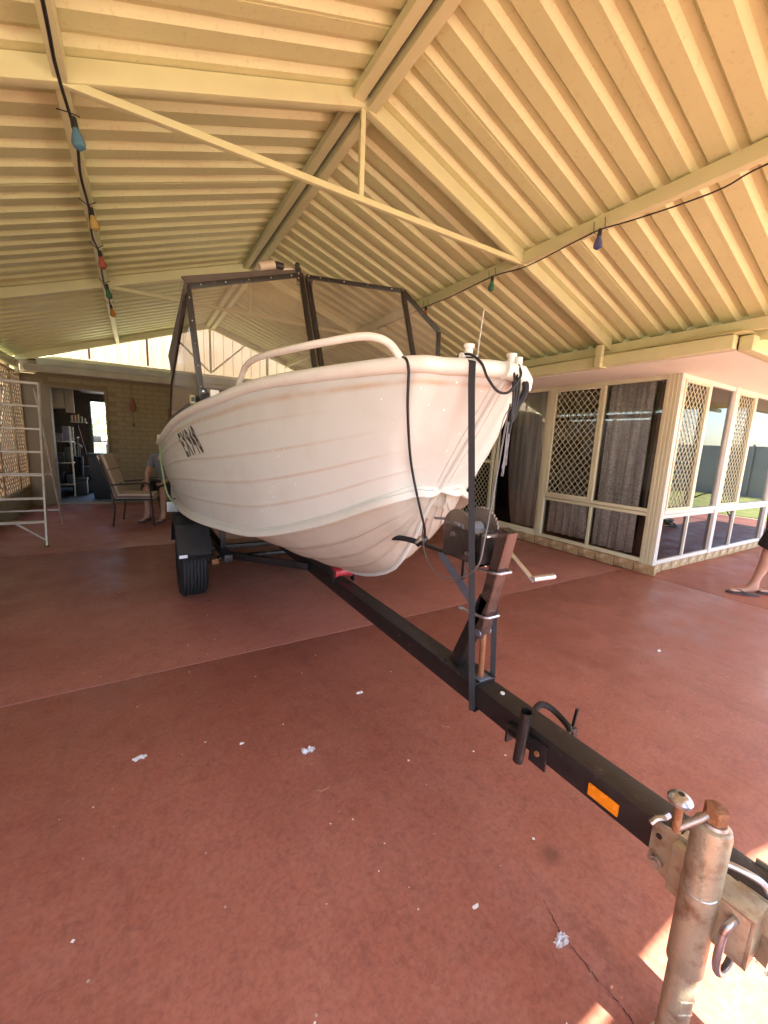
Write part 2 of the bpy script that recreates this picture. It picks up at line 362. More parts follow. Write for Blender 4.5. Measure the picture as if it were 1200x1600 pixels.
# ------------------------------------------------------------------ patio roof
RX, RZ, SL = 1.31, 3.50, .34         # ridge position, underside height, slope
def zr(x): return RZ - SL*abs(x-RX)
roof = empty('patio_roof', (0, 0, 0), 'cream steel gable patio roof with ribbed sheets over the boat', 'patio roof')
EL, ER = -1.72, 4.34                 # eave edges
def sheet_profile():
    P = []; y = 0
    for k in range(4):
        P += [(y, 0), (y+.080, 0), (y+.106, .033), (y+.146, .033), (y+.172, 0)]; y += .1905
    P.append((.762, 0)); return P
def sheet_mesh(side):
    P = sheet_profile(); t = .004; mb = MB()
    x0 = RX+.02*side; x1 = ER if side > 0 else EL
    n = len(P)
    vs = []
    for x in (x0, x1):
        z = zr(x)
        vs += [(x, p[0], z+p[1]) for p in P] + [(x, p[0], z+p[1]+t) for p in P]
    fs = []
    for i in range(n-1):
        fs += [(i, i+1, 2*n+i+1, 2*n+i), (n+i+1, n+i, 3*n+i, 3*n+i+1)]
        fs += [(i+1, i, n+i, n+i+1), (2*n+i, 2*n+i+1, 3*n+i+1, 3*n+i)]
    fs += [(0, 2*n, 3*n, n), (n-1, 2*n-1, 4*n-1, 3*n-1)]
    mb.add(vs, fs); return mb
YF = -.99
for side in (-1, 1):
    first = None
    for k in range(14):
        y = 9.02-.762*(k+1)
        if first is None:
            first = sheet_mesh(side).build('roof_sheet', M['sheet'], roof, loc=(0, y, 0))
        else:
            inst(first, 'roof_sheet', roof, (0, y, .0022*(k % 2)))
YEND = 9.02-.762*14
# ridge: two cee purlins back to back with a dark gap
mb = MB()
for s in (-1, 1): 
    x0, x1 = sorted((RX+s*.016, RX+s*.082))
    MB().box(x0, x1, YEND, 9.0, zr(x1)-.085, zr(x1 if s > 0 else x0)-.004).build('ridge_beam', M['beam'], roof, bevel=.004)
MB().prism([(RX-.16, YEND-.02, zr(RX-.16)+.036), (RX, YEND-.02, RZ+.045), (RX+.16, YEND-.02, zr(RX+.16)+.036), (RX, YEND-.02, RZ+.052)], (0, 9.06-YEND, 0)).build('ridge_cap', M['beam'], roof)
MB().box(4.343, 4.349, YEND, 9.0, 2.30, 2.56).build('closing_flashing', M['beam'], roof)
MB().box(RX-.0155, RX+.0155, YEND, 9.0, RZ-.045, RZ-.03).build('ridge_gap_shade', M['black'], roof)  # black strip stands in for the shade inside the ridge gap
for side, xp in ((-1, -.215), (1, 2.845)):
    MB().box(xp-.028, xp+.028, YEND, 9.0, zr(xp)-.10, zr(xp)-.012).build('purlin', M['beam'], roof, bevel=.004)
portals = [YF+.03, 2.60, 5.62, 8.90]
rd = .105
for yp in portals:
    for s in (-1, 1):
        xe = ER-.10 if s > 0 else EL+.10
        y0, y1 = yp-.028, yp+.028
        xs = RX
        poly = [(RX, y0, RZ-.004), (xe, y0, zr(xe)-.004), (xe, y0, zr(xe)-rd), (RX, y0, RZ-rd)]
        MB().prism(poly, (0, y1-y0, 0)).build('rafter', M['beam'], roof, bevel=.003)
        # knee bracket and cleat at the eave
        xk = 4.075 if s > 0 else xe-s*.03
        mk = MB().box(*(sorted((xk, xk+s*.05))), y0-.004, y1+.004, 2.225, zr(xe)-rd+.03)
        mk.box(*(sorted((xk+s*.0, xk+s*.12))), y0-.004, y1+.004, 2.212, 2.225)
        k = mk.build('knee_bracket', M['beam'], roof, bevel=.002)
        for zz in (2.26, 2.33): MB().cyl((xk+s*.02, y0-.010, zz), (xk+s*.02, y0-.004, zz), .007, 8).build('bolt', M['zinc'], k)
    if yp > 8: continue
    zc = 2.875
    MB().box(-.21, 2.83, yp-.016, yp+.016, zc, zc+.036).build('chord', M['beam'], roof, bevel=.002)
    MB().box(RX-.016, RX+.016, yp-.014, yp+.014, zc+.036, RZ-rd).build('king_post', M['beam'], roof, bevel=.002)
# last frame carries two web braces to the king post foot
for s in (-1, 1):
    MB().bar((RX+s*.03, 8.95, 2.60), (RX+s*.66, 8.95, zr(RX+s*.66)-.09), .03, .04, (0, 1, 0)).build('web_brace', M['beam'], roof)
MB().box(RX-.02, RX+.02, 8.93, 8.97, 2.57, 3.4).build('end_stud', M['beam'], roof)
tan = mat('tan_strip', (.42, .25, .11), .6)
MB().box(.215, .25, 8.93, 8.97, 2.57, zr(.215)-.09).build('end_stud', tan, roof)
MB().box(-.66, -.63, 8.93, 8.97, 2.57, zr(-.66)-.09).build('end_stud', tan, roof)
MB().box(RX+1.09, RX+1.13, 8.93, 8.97, 2.57, zr(RX-1.1)-.09).build('end_stud', M['beam'], roof)
# eave beams
MB().box(4.235, 4.285, YEND, 8.9, 2.365, 2.455).build('eave_beam', M['beam'], roof, bevel=.004)
MB().box(-1.665, -1.615, YEND, 8.9, 2.31, 2.43).build('eave_beam', M['beam'], roof, bevel=.004)
# gutter of the left eave, posts, unseen front gable added to shape the light
MB().box(-1.80, -1.70, YEND, 9.0, 2.33, 2.44).build('gutter', M['beam'], roof, bevel=.006)
mb = MB(); n = 0
x = EL
P = []
while x < ER:
    P.append((x, 0)); P.append((x+.098, 0)); P.append((x+.118, .03)); P.append((x+.158, .03)); P.append((x+.178, 0)); x += .1905
vs = []; 
for px, pd in P:
    vs += [(px, YF-.03-pd, 2.33), (px, YF-.03-pd, max(2.30, zr(px)-.002))]
mb.add(vs, [(2*i, 2*i+2, 2*i+3, 2*i+1) for i in range(len(P)-1)])
trn = bpy.data.materials.new('translucent_sheet'); trn.use_nodes = True; _t = trn.node_tree
_a = _t.nodes.new('ShaderNodeBsdfTranslucent'); _a.inputs[0].default_value = (.85, .72, .50, 1)
_m = _t.nodes.new('ShaderNodeMixShader'); _m.inputs[0].default_value = .5
_t.links.new(_t.nodes['Principled BSDF'].outputs[0], _m.inputs[1]); _t.nodes['Principled BSDF'].inputs['Base Color'].default_value = (.7, .6, .42, 1)
_t.links.new(_a.outputs[0], _m.inputs[2]); _t.links.new(_m.outputs[0], _t.nodes['Material Output'].inputs[0])
mb.build('added_gable_sheet', trn, roof)  # added out of view; translucent to let more light under the roof
MB().box(EL+.05, ER, YF-.06, YF, 2.30, 2.42).build('added_header_beam', M['beam'], roof, bevel=.004)  # added out of view; its shadow ends the sun patch on the floor
for px, py in ((-1.64, YF+.02), (4.26, YF+.02), (-1.64, 2.6), (-1.64, 5.62)):
    MB().box(px-.045, px+.045, py-.045, py+.045, 0, 2.31).build('post', M['beam'], roof, bevel=.005)

# ------------------------------------------------------------------ added pier behind the camera, blocks sun left of the floor patch
sw = empty('sun_block_pier', (0, 0, 0), 'added cream pier out of view, blocking sun under the front gable', 'wall')
MB().box(.62, 1.36, YF-.20, YF-.07, 0, 2.29).build('wall_panel', M['soffit'], sw)

# ------------------------------------------------------------------ garage at the far end
gar = empty('garage', (0, 0, 0), 'dark tan brick garage with an open doorway behind the boat', 'building')
GY = 9.2; DX0, DX1, DZ = -1.27, -.485, 2.06
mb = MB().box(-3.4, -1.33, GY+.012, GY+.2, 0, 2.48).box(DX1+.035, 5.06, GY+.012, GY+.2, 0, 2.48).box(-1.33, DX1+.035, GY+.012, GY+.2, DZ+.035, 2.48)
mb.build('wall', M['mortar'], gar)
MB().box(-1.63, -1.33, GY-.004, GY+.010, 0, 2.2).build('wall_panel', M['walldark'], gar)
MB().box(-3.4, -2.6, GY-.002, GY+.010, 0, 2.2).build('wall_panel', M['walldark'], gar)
bmesh0 = MB().box(0, .230, -.010, .002, 0, .076).build('brick', M['brickwall'], gar, bevel=.003, loc=(0, GY+.010, 0))
rest = MB(); used = False; nb = 0
random.seed(11)
for c in range(26):
    z = .004+c*.0862; off = (c % 2)*.12
    x = -1.63+off-.24
    while x < 4.86:
        x0, x1 = x, x+.230; x += .240
        if x1 > 4.86: continue
        if z < DZ+.03 and x0 < DX1+.04: continue
        if x0 < -1.33+0 and z < 2.2: continue
        dy = GY+.010+random.uniform(-.003, .002)
        if x0 < 1.05 and nb < 285:
            if not used: bmesh0.location = (x0, dy, z); used = True
            else: inst(bmesh0, 'brick', gar, (x0, dy, z), (random.uniform(-.006, .006), 0, random.uniform(-.006, .006)))
            nb += 1
        else: rest.box(x0, x1, dy-.010, dy+.002, z, z+.076)
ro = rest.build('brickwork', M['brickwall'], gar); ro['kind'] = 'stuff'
df = MB().box(DX0-.06, DX0, GY-.015, GY+.21, 0, DZ+.035).box(DX1, DX1+.035, GY-.015, GY+.21, 0, DZ+.035).box(DX0, DX1, GY-.015, GY+.21, DZ, DZ+.035)
df.build('door_frame', M['walldark'], gar, bevel=.003)
MB().box(DX0, DX1, GY-.02, GY+.2, 0, .025).build('door_sill', mat('sill', (.25, .2, .15), .6), gar)
# fascia, gutter and roof over the garage wall
MB().box(-1.55, 4.2, GY-.20, GY-.10, 2.285, 2.395).build('gutter', mat('grey_gutter', (.34, .31, .24), .5), gar, bevel=.008)
MB().box(-1.38, 4.2, GY-.16, GY-.085, 2.402, 2.51).build('fascia', mat('grey_fascia', (.34, .335, .30), .5), gar, bevel=.003)
MB().box(-1.60, 4.2, GY-.12, GY-.06, 2.515, 2.565).build('fascia_cap', M['beam'], gar, bevel=.003)
MB().box(-3.4, 4.89, GY-.085, GY-.002, 2.27, 2.285).build('eave_lining', M['walldark'], gar)
# raised sunlit wall of ribbed sheets above the garage roof
rw = MB(); P = []; x = -3.4
while x < 6.2:
    P += [(x, 0), (x+.13, 0), (x+.142, .022), (x+.178, .022), (x+.19, 0)]; x += .20
vs = []
for px, pd in P: vs += [(px, 10.0-pd, 2.35), (px, 10.0-pd, 4.3)]
rw.add(vs, [(2*i, 2*i+2, 2*i+3, 2*i+1) for i in range(len(P)-1)])
rw.box(-3.4, 6.2, 10.003, 10.05, 2.3, 4.35)
rw.build('upper_wall', mat('upper_sheet', (.17, .125, .085), .5, noise=.06, ns=2), gar)
for k in range(-2, 6):
    pass
MB().prism([(-3.4, GY-.05, 2.50), (-3.4, 9.97, 2.50), (-3.4, 9.97, 2.54), (-3.4, GY-.05, 2.53)], (9.4, 0, 0)).build('low_roof', M['beam'], gar)
# inside of the garage
MB().box(-3.4, 4.9, 9.41, 12.2, -.02, .012).build('floor', M['conc'], gar)
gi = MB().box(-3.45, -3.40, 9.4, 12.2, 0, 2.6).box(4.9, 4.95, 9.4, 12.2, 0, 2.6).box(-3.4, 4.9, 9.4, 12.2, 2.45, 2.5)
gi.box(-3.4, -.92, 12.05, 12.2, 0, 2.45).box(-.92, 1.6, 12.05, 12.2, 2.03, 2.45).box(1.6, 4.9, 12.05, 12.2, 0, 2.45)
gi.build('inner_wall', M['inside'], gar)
MB().box(-.97, -.92, 12.0, 12.22, 0, 2.03).box(-.92, 1.6, 12.0, 12.22, 2.03, 2.08).build('opening_frame', M['black'], gar)
MB().box(-1.05, .1, 9.5, 12, 2.20, 2.24).build('roller_track', mat('track', (.25, .22, .2), .5, .5), gar)

# cabinet, shelving and clutter inside
wc = empty('wall_cabinet', (-1.36, 10.4, 1.75), 'white wall cabinet with a door ajar high in the dark garage', 'cabinet')
MB().box(-1.62, -1.2, 10.3, 10.8, 1.76, 2.25).build('carcass', M['cabinet'], wc, bevel=.004)
MB().box(-1.19, -1.05, 10.27, 10.30, 1.68, 2.2).build('door', M['cabinet'], wc, bevel=.004)
MB().box(-1.19, -1.17, 10.30, 10.8, 1.70, 2.2).build('side_panel', M['cabinet'], wc)
ws = empty('wall_shelf', (-1.0, 10.9, 1.5), 'narrow shelf of small jars under the garage cabinet', 'shelf')
MB().box(-1.2, -.92, 10.8, 10.98, 1.50, 1.515).build('board', M['cabinet'], ws)
random.seed(5)
for k in range(5):
    MB().cyl((-1.17+k*.055, 10.86, 1.515), (-1.17+k*.055, 10.86, 1.60+random.random()*.08), .02, 8).build('jar', mat('jar%d' % k, (random.uniform(.2, .7), random.uniform(.2, .5), random.uniform(.1, .3)), .4), ws)
rk = empty('storage_rack', (-1.3, 10.4, 0), 'dark metal rack packed with boxes and tools in the garage', 'rack')
for px in (-1.56, -1.14):
    for py in (10.2, 10.6): MB().box(px-.012, px+.012, py-.012, py+.012, 0.012, 1.4).build('upright', M['zinc'], rk)
for z in (.25, .68, 1.1):
    MB().box(-1.57, -1.13, 10.19, 10.61, z, z+.02).build('shelf', M['zinc'], rk)
for k, (z, c) in enumerate(((.27, (.02, .02, .02)), (.7, (.05, .06, .06)), (1.12, (.20, .25, .27)))):
    for j in range(3):
        b = MB().box(-1.55+j*.14, -1.55+j*.14+.11, 10.24, 10.5, z+.001, z+random.uniform(.15, .32)).build('storage_box', mat('box%d%d' % (k, j), tuple(min(1, q*random.uniform(.5, 2)) for q in c), .5), None, bevel=.006)
        tag(b, ['black', 'dark grey', 'pale blue grey'][k]+' box in the dark garage rack, '+['farthest from', 'midway to', 'nearest to'][j]+' the door opening', 'box', 'boxes in the garage rack')

random.seed(31)
for k, (cx, cy, z0, w_, h_) in enumerate(((-1.02, 10.9, .012, .34, .30), (-1.04, 10.92, .313, .30, .26), (-1.0, 11.4, .012, .40, .42), (-1.06, 10.45, .012, .22, .36))):
    t = MB().box(cx-w_/2, cx+w_/2, cy-w_/2, cy+w_/2, z0, z0+h_*.86).box(cx-w_/2-.012, cx+w_/2+.012, cy-w_/2-.012, cy+w_/2+.012, z0+h_*.86+.001, z0+h_).build('crate', M['plastic'], None, bevel=.01)
    tag(t, ['black lidded crate on the garage floor at the bottom of the pair', 'black lidded crate stacked on top of another in the garage', 'largest black crate farthest inside the dark garage', 'narrow black crate beside the storage rack in the garage'][k], 'crate', 'crates in the garage')
gt = empty('golf_bag', (-1.12, 10.2, 0), 'dark upright tool bag with metal rods sticking out in the garage', 'bag')
MB().tube([(-1.12, 10.62, .012), (-1.12, 10.62, .8)], [.10, .12], 16).build('bag_body', M['rubber'], gt, smooth=True)
for k in range(7):
    a = k*.9; MB().tube([(-1.12+.05*math.cos(a), 10.62+.05*math.sin(a), .7), (-1.12+.09*math.cos(a), 10.62+.09*math.sin(a), 1.0+.03*k)], .007, 6).ball((-1.12+.095*math.cos(a), 10.62+.095*math.sin(a), 1.01+.03*k), .028, 7, (1, .6, 1)).build('rod', M['zincclean'], gt)

bm_ = empty('broom', (-.95, 11.2, 0), 'red handled broom leaning on the garage side wall', 'broom')
MB().tube([(-1.12, 11.3, 1.45), (-.86, 11.1, .1)], .013, 8).build('handle', M['redbroom'], bm_)
MB().box(-.98, -.74, 11.05, 11.15, .012, .1).build('brush', M['timber'], bm_, bevel=.01)
bn = empty('wheelie_bin', (-.62, 9.75, 0), 'black wheelie bin standing just inside the garage doorway', 'bin')
MB().add([(-.78, 9.6, .03), (-.45, 9.6, .03), (-.45, 9.95, .03), (-.78, 9.95, .03), (-.84, 9.55, .86), (-.38, 9.55, .86), (-.38, 10.05, .86), (-.84, 10.05, .86)],
         [(3, 2, 1, 0), (4, 5, 6, 7), (0, 1, 5, 4), (1, 2, 6, 5), (2, 3, 7, 6), (3, 0, 4, 7)]).build('body', M['plastic'], bn, bevel=.012)
MB().box(-.86, -.36, 9.52, 10.08, .865, .91).build('lid', M['plastic'], bn, bevel=.02)
for s in (-.76, -.47): MB().cyl((s-.02, 9.98, .095), (s+.02, 9.98, .095), .083, 16).build('wheel', M['rubber'], bn)

# dark four wheel drive parked beyond the garage
cw = empty('parked_car', (.1, 14.6, 0), 'dark four wheel drive with a side mirror parked beyond the garage', 'car')
prof = [(13.9, .35), (13.75, .55), (13.8, 1.0), (14.7, 1.12), (15.3, 1.72), (17.6, 1.78), (18.1, 1.1), (18.2, .4)]
MB().prism([(-.78, y, z) for y, z in prof], (1.75, 0, 0)).build('body', M['carpaint'], cw, bevel=.05)
MB().prism([(-.62, 14.72, 1.16), (-.62, 15.26, 1.66), (.82, 15.26, 1.66), (.82, 14.72, 1.16)], (0, -.02, .02)).build('windscreen', M['glass_dark'], cw)
MB().box(-1.16, -.94, 14.9, 15.0, 1.0, 1.2).box(-.96, -.77, 14.93, 14.97, 1.02, 1.07).build('side_mirror', M['plastic'], cw, bevel=.02)
for x in (-.66, .86):
    for y in (14.5, 17.2): MB().cyl((x-.11, y, .37), (x+.11, y, .37), .37, 24).build('wheel', M['rubber'], cw)
for x in (-.6, .62): MB().box(x, x+.25, 13.76, 13.79, .75, .9).build('headlight', M['cabinet'], cw)

def palm(x, y, h, n, ln, label):
    r = empty('palm_tree', (x, y, 0), label, 'palm tree', 'palms beyond the garage')
    MB().tube([(x, y, -.02), (x+.05, y, h*.5), (x, y, h)], [.16, .13, .14], 10).build('trunk', M['bark'], r, smooth=True)
    for k in range(n):
        a = 2*math.pi*k/n*1.0+random.random()*.5; el = random.uniform(-.3, 1.3)
        pts = []
        for j in range(9):
            t = j/8; d = ln*t
            pts.append(Vector((x+math.cos(a)*d*math.cos(el*.7), y+math.sin(a)*d*math.cos(el*.7), h+ln*(math.sin(el)*t-.75*t*t))))
        mb = MB().tube(pts, .012, 4)
        for j in range(1, 26):
            t = j/26; i = int(t*8); p = pts[i].lerp(pts[min(8, i+1)], t*8-i); d = (pts[min(8, i+1)]-pts[i]).normalized()
            sd = d.cross(Vector((0, 0, 1))).normalized(); L_ = .42*math.sin(math.pi*min(1, t*.85+.12))
            for s in (-1, 1):
                e = p+(sd*s*.8+d*.6-Vector((0, 0, .35)))*L_
                mb.add([p-d*.014, p+d*.014, e], [(0, 1, 2)])
        mb.build('frond', M['leaf'], r)
palm(-1.6, 18.5, .9, 26, 2.6, 'short bushy green palm seen through the garage opening')
palm(-.3, 21.5, 2.2, 24, 3.0, 'taller green palm behind the short one beyond the garage')
random.seed(21)
def bush(x, y, r_, h, label):
    mb = MB()
    for k in range(1500):
        a = random.random()*6.283; u = random.random()**.4; zz = random.random()
        p = Vector((x+r_*u*math.cos(a), y+r_*u*math.sin(a)*.7, .1+h*zz*(1-.25*u)))
        d = Vector((random.uniform(-1, 1), random.uniform(-1, 1), random.uniform(-.4, 1))).normalized()*.13; q = d.orthogonal().normalized()*.04
        mb.add([p, p+d*.5+q, p+d, p+d*.5-q], [(0, 1, 2, 3)])
    rr = empty('bush', (x, y, 0), label, 'bush', 'shrubs beyond the garage'); mb.build('foliage', M['leaf'], rr)
    MB().tube([(x, y, -.02), (x, y, h*.6)], .05, 6).build('stem', M['bark'], rr)
bush(-2.4, 24, 2.2, 3.6, 'tall leafy shrub left of the palms beyond the garage')
bush(.8, 25, 2.2, 3.2, 'broad leafy shrub right of the palms beyond the garage')
struct('back_path', MB().box(-6, 6, 12.2, 20, -.018, -.002), mat('pale_paving', (.45, .42, .38), .8))

# things on the garage wall
wch = empty('wind_chime', (-.05, 9.12, 1.6), 'dark wind chime hanging under the gutter on the brick wall', 'wind chime')
MB().tube([(-.05, 9.12, 2.27), (-.05, 9.12, 1.96)], .003, 5).build('cord', M['cord'], wch)
MB().tube([(-.05, 9.12, 1.97), (-.05, 9.12, 1.86), (-.05, 9.12, 1.80), (-.05, 9.12, 1.73)], [.02, .045, .055, .03], 10).build('bell', M['redbroom'], wch, smooth=True)
MB().tube([(-.05, 9.12, 1.73), (-.045, 9.12, 1.52)], .003, 5).box(-.06, -.03, 9.118, 9.122, 1.46, 1.52).build('clapper_cord', M['cord'], wch)
pf = empty('picture_frame', (.72, 9.18, 1.6), 'dark framed picture on the brick wall half hidden by the boat', 'picture')
MB().box(.54, .57, 9.165, 9.198, 1.26, 1.84).box(1.07, 1.10, 9.165, 9.198, 1.26, 1.84).box(.57, 1.07, 9.165, 9.198, 1.81, 1.84).box(.57, 1.07, 9.165, 9.198, 1.26, 1.29).build('frame', M['redbroom'], pf, bevel=.003)
MB().box(.57, 1.07, 9.18, 9.197, 1.29, 1.81).build('print', mat('print', (.28, .29, .30), .4, noise=.3, ns=5), pf)

# ------------------------------------------------------------------ lattice wall on the left
LXs = -1.66
def lattice_panel(y0, y1, label):
    r = empty('lattice_screen', (LXs, y0, 0), label, 'lattice screen', 'lattice screens along the left side')
    z0, z1 = .36, 2.22; st = .125; wd = .030
    for d in (1, -1):
        mb = MB(); xo = LXs+(.0022 if d > 0 else -.0022)
        c = y0-(z1-z0)
        while c < y1+(z1-z0):
            # line y = c + d*(z-z0) clipped
            if d > 0: za, zb = max(z0, z0+(y0-c)), min(z1, z0+(y1-c)); f = lambda z: c+(z-z0)
            else: za, zb = max(z0, z0+(c-y1)), min(z1, z0+(c-y0)); f = lambda z: c-(z-z0)
            if zb-za > .03: mb.bar((xo, f(za), za), (xo, f(zb), zb), wd, .004, (1, 0, 0))
            c += st
        o = mb.build('lattice_strips', M['timber'], r); o['kind'] = 'stuff'
    for yy in (y0+.02, y1-.02): MB().box(LXs-.022, LXs+.022, yy-.02, yy+.02, .35, 2.3).build('stile', M['timber'], r, bevel=.003)
    for zz in (.33, 2.22): MB().box(LXs-.02, LXs+.02, y0, y1, zz, zz+.04).build('rail', M['timber'], r, bevel=.003)
    MB().box(LXs-.05, LXs+.03, y0, y1, 0, .33).build('base_wall', M['brickwall'], r)
ys = [5.67, 6.65, 7.60, 8.52, 9.19]
nm = ['nearest the camera beside the ladder', 'second from the camera behind the ladder', 'third from the camera by the ladder feet', 'narrow, in the corner by the garage']
for i in range(4): lattice_panel(ys[i], ys[i+1], 'tan diamond lattice panel on a low wall, '+nm[i])

lw = empty('added_shade_wall', (-1.66, 3, 0), 'added dark tan wall out of view, shading the near left side of the patio', 'wall')  # unseen wall added to keep light out of the back left
for y in (.9, 3.29): MB().box(-1.74, -1.70, y, y+2.37, 0, 2.32).build('wall_panel', M['walldark'], lw)
# ------------------------------------------------------------------ the house on the right
hs = empty('house', (0, 0, 0), 'cream house corner with aluminium windows and brick sill course', 'house')
FX, FY = 4.95, 2.18
SO = 2.215
# soffit boards (seams)
for (a, b, c, d) in ((4.225, 4.936, 1.50, 2.232), (4.225, 4.99, 2.236, 4.99), (4.225, 4.99, 4.994, 9.18), (4.94, 7.6, 1.50, 2.232), (7.604, 12, 1.50, 2.232)):
    MB().box(a, b, c, d, SO, SO+.012).build('soffit_board', M['soffit'], hs)
# fascia/gutter along the patio, then along the front
MB().box(4.135, 4.225, 1.50, 9.0, 2.225, 2.335).build('gutter', M['beam'], hs, bevel=.012)
MB().box(4.225, 12, 1.40, 1.495, 2.21, 2.33).build('gutter', M['beam'], hs, bevel=.012)
# walls above/beside, roof mass
MB().box(FX+.05, FX+.25, 5.75, 9.25, 0, SO).build('wall', M['brickwall'], hs)
MB().box(10.2, 12, FY+.05, FY+.25, 0, SO).build('wall', M['brickwall'], hs)
MB().box(5.0, 12, 9.0, 9.2, 0, SO).box(12, 12.2, FY+.05, 9.2, 0, SO).build('wall', M['inside'], hs)
MB().box(5.0, 12, 7.0, 7.1, 0.1, SO).box(9.9, 10, 2.4, 7, .1, SO).build('inner_wall', M['inside'], hs)
MB().box(4.99, 12, 2.236, 9.2, SO, SO+.05).build('ceiling', M['soffit'], hs)
MB().add([(4.1, 1.4, 2.34), (12.2, 1.4, 2.34), (12.2, 9.2, 2.34), (4.5, 9.2, 2.34), (6.8, 4.2, 3.3), (12.2, 4.2, 3.3), (12.2, 7, 3.3), (6.8, 7, 3.3)],
         [(0, 1, 5, 4), (0, 4, 7, 3), (4, 5, 6, 7), (3, 7, 6, 2), (0, 3, 2, 1)]).build('roof', M['sheet'], hs)
MB().box(5.02, 12, 2.25, 9, .02, .10).build('inner_floor', mat('carpet', (.10, .075, .06), .95), hs)
# brick sill course, one brick after another
random.seed(2)
b0 = MB().box(-.05, 0, .004, .226, -.0, .108).build('brick', M['brick'], hs, bevel=.004, loc=(FX+.03, FY-.03, 0))
for k in range(16):
    y = 2.135+k*.2335
    if k == 0: b0.location = (4.965, y, 0)
    else: inst(b0, 'brick', hs, (4.965+random.uniform(-.003, .003), y, random.uniform(-.003, .002)))
for k in range(22):
    x = 4.967+k*.2335
    inst(b0, 'brick', hs, (x, 2.194+random.uniform(-.003, .003), random.uniform(-.003, .002)), (0, 0, -math.pi/2))
MB().box(4.97, 5.03, 2.20, 5.85, 0, .10).box(5.03, 10.1, 2.20, 2.26, 0, .10).build('footing', M['mortar'], hs)

def fr(mb, *a): return mb.box(*a)
# ---- left face (plane X = FX), Y from 2.18
def window_left(name, y0, y1, zb, zt, depth=.05, fw_=.04, parts=()):
    pass
zS0, zS1 = .112, .158       # sill frame
zM0, zM1 = .655, .742       # mid rails
zT0, zT1 = 2.165, SO
wl = empty; 
W = MB()
# corner post, fluted
mb = MB()
for k in range(7): mb.box(FX-.004-.004*(k % 2), FX+.05, FY+.012+k*.019, FY+.012+(k+1)*.019, .106, SO)
mb.build('corner_post', M['frame'], hs)
mb = MB()
for k in range(3): mb.box(FX-.004+k*.024+.0, FX-.004+(k+1)*.024, FY-.004-.004*(k % 2), FY+.012, .106, SO)
mb.build('corner_post', M['white_frame'], hs)
wA = MB().box(FX, FX+.05, 2.325, 3.80, zS0, zS1).box(FX, FX+.05, 2.325, 3.80, zT0, zT1)
wA.box(FX+.002, FX+.05, 2.325, 3.70, zM0, zM0+.04).box(FX-.008, FX+.04, 2.325, 3.70, zM0+.047, zM1)
wA.box(FX-.012, FX+.04, 2.995, 3.03, zM1, zT0).box(FX+.002, FX+.05, 2.985, 3.02, zS1, zM0)
wA.box(FX-.006, FX+.05, 3.705, 3.80, zS0+.001, zT1-.001)
wA.box(FX+.01, FX+.05, 2.312, 2.335, zS1, zT0)
window = wA.build('window', M['frame'], hs, bevel=.0025)
def pane(y0, y1, z0, z1, m=None): return MB().box(FX+.024, FX+.030, y0, y1, z0, z1).build('pane', m or M['glass'], window)
pane(2.335, 2.995, zM1, zT0); pane(2.335, 2.985, zS1, zM0); pane(3.02, 3.705, zS1, zM0); pane(3.03, 3.705, zM1, zT0)
def diamond(u0, u1, v0, v1, pu, pv, w_, place, par, name='mesh_grille', m=None, d=.004):
    mb = MB(); sl = pv/pu
    for sgn in (1, -1):
        c = u0-(v1-v0)/sl-pu
        while c < u1+(v1-v0)/sl+pu:
            if sgn > 0: va, vb = max(v0, v0+(u0-c)*sl), min(v1, v0+(u1-c)*sl); f = lambda v: c+(v-v0)/sl
            else: va, vb = max(v0, v0+(c-u1)*sl), min(v1, v0+(c-u0)*sl); f = lambda v: c-(v-v0)/sl
            if vb-va > .01:
                a = place(f(va), va, sgn*d*.5); b = place(f(vb), vb, sgn*d*.5)
                mb.bar(a, b, w_, d, place(0, 0, 1)-place(0, 0, 0))
            c += pu
    return mb.build(name, m or M['frame'], par)
pl = lambda u, v, n: Vector((FX+.004+n*1.0, u, v))
sA = MB().box(FX-.010, FX+.018, 3.032, 3.062, zM1, zT0).box(FX-.010, FX+.018, 3.675, 3.703, zM1, zT0).box(FX-.010, FX+.018, 3.062, 3.675, zM1, zM1+.03).box(FX-.010, FX+.018, 3.062, 3.675, zT0-.028, zT0)
sA = sA.build('security_screen', M['frame'], hs, bevel=.002)
diamond(3.062, 3.675, zM1+.03, zT0-.028, .085, .10, .0062, pl, sA)
# sliding door further along
dd = MB().box(FX, FX+.06, 3.80, 5.76, .106, .19).box(FX, FX+.06, 3.80, 5.76, zT0, zT1).box(FX+.004, FX+.05, 4.66, 4.74, .19, zT0).box(FX, FX+.06, 5.70, 5.76, .19, zT0).box(FX+.004, FX+.05, 3.80, 3.83, .19, zT0)
window = dd.build('sliding_door', M['frame'], hs, bevel=.0025)
pane(3.83, 4.66, .19, zT0); pane(4.74, 5.70, .19, zT0)
sB = MB().box(FX-.014, FX+.018, 4.745, 4.795, .19, zT0).box(FX-.014, FX+.018, 5.65, 5.70, .19, zT0).box(FX-.014, FX+.018, 4.795, 5.65, 1.10, 1.15).build('security_screen', M['frame'], hs, bevel=.002)
diamond(4.795, 5.65, .19, zT0, .085, .10, .0062, pl, sB)
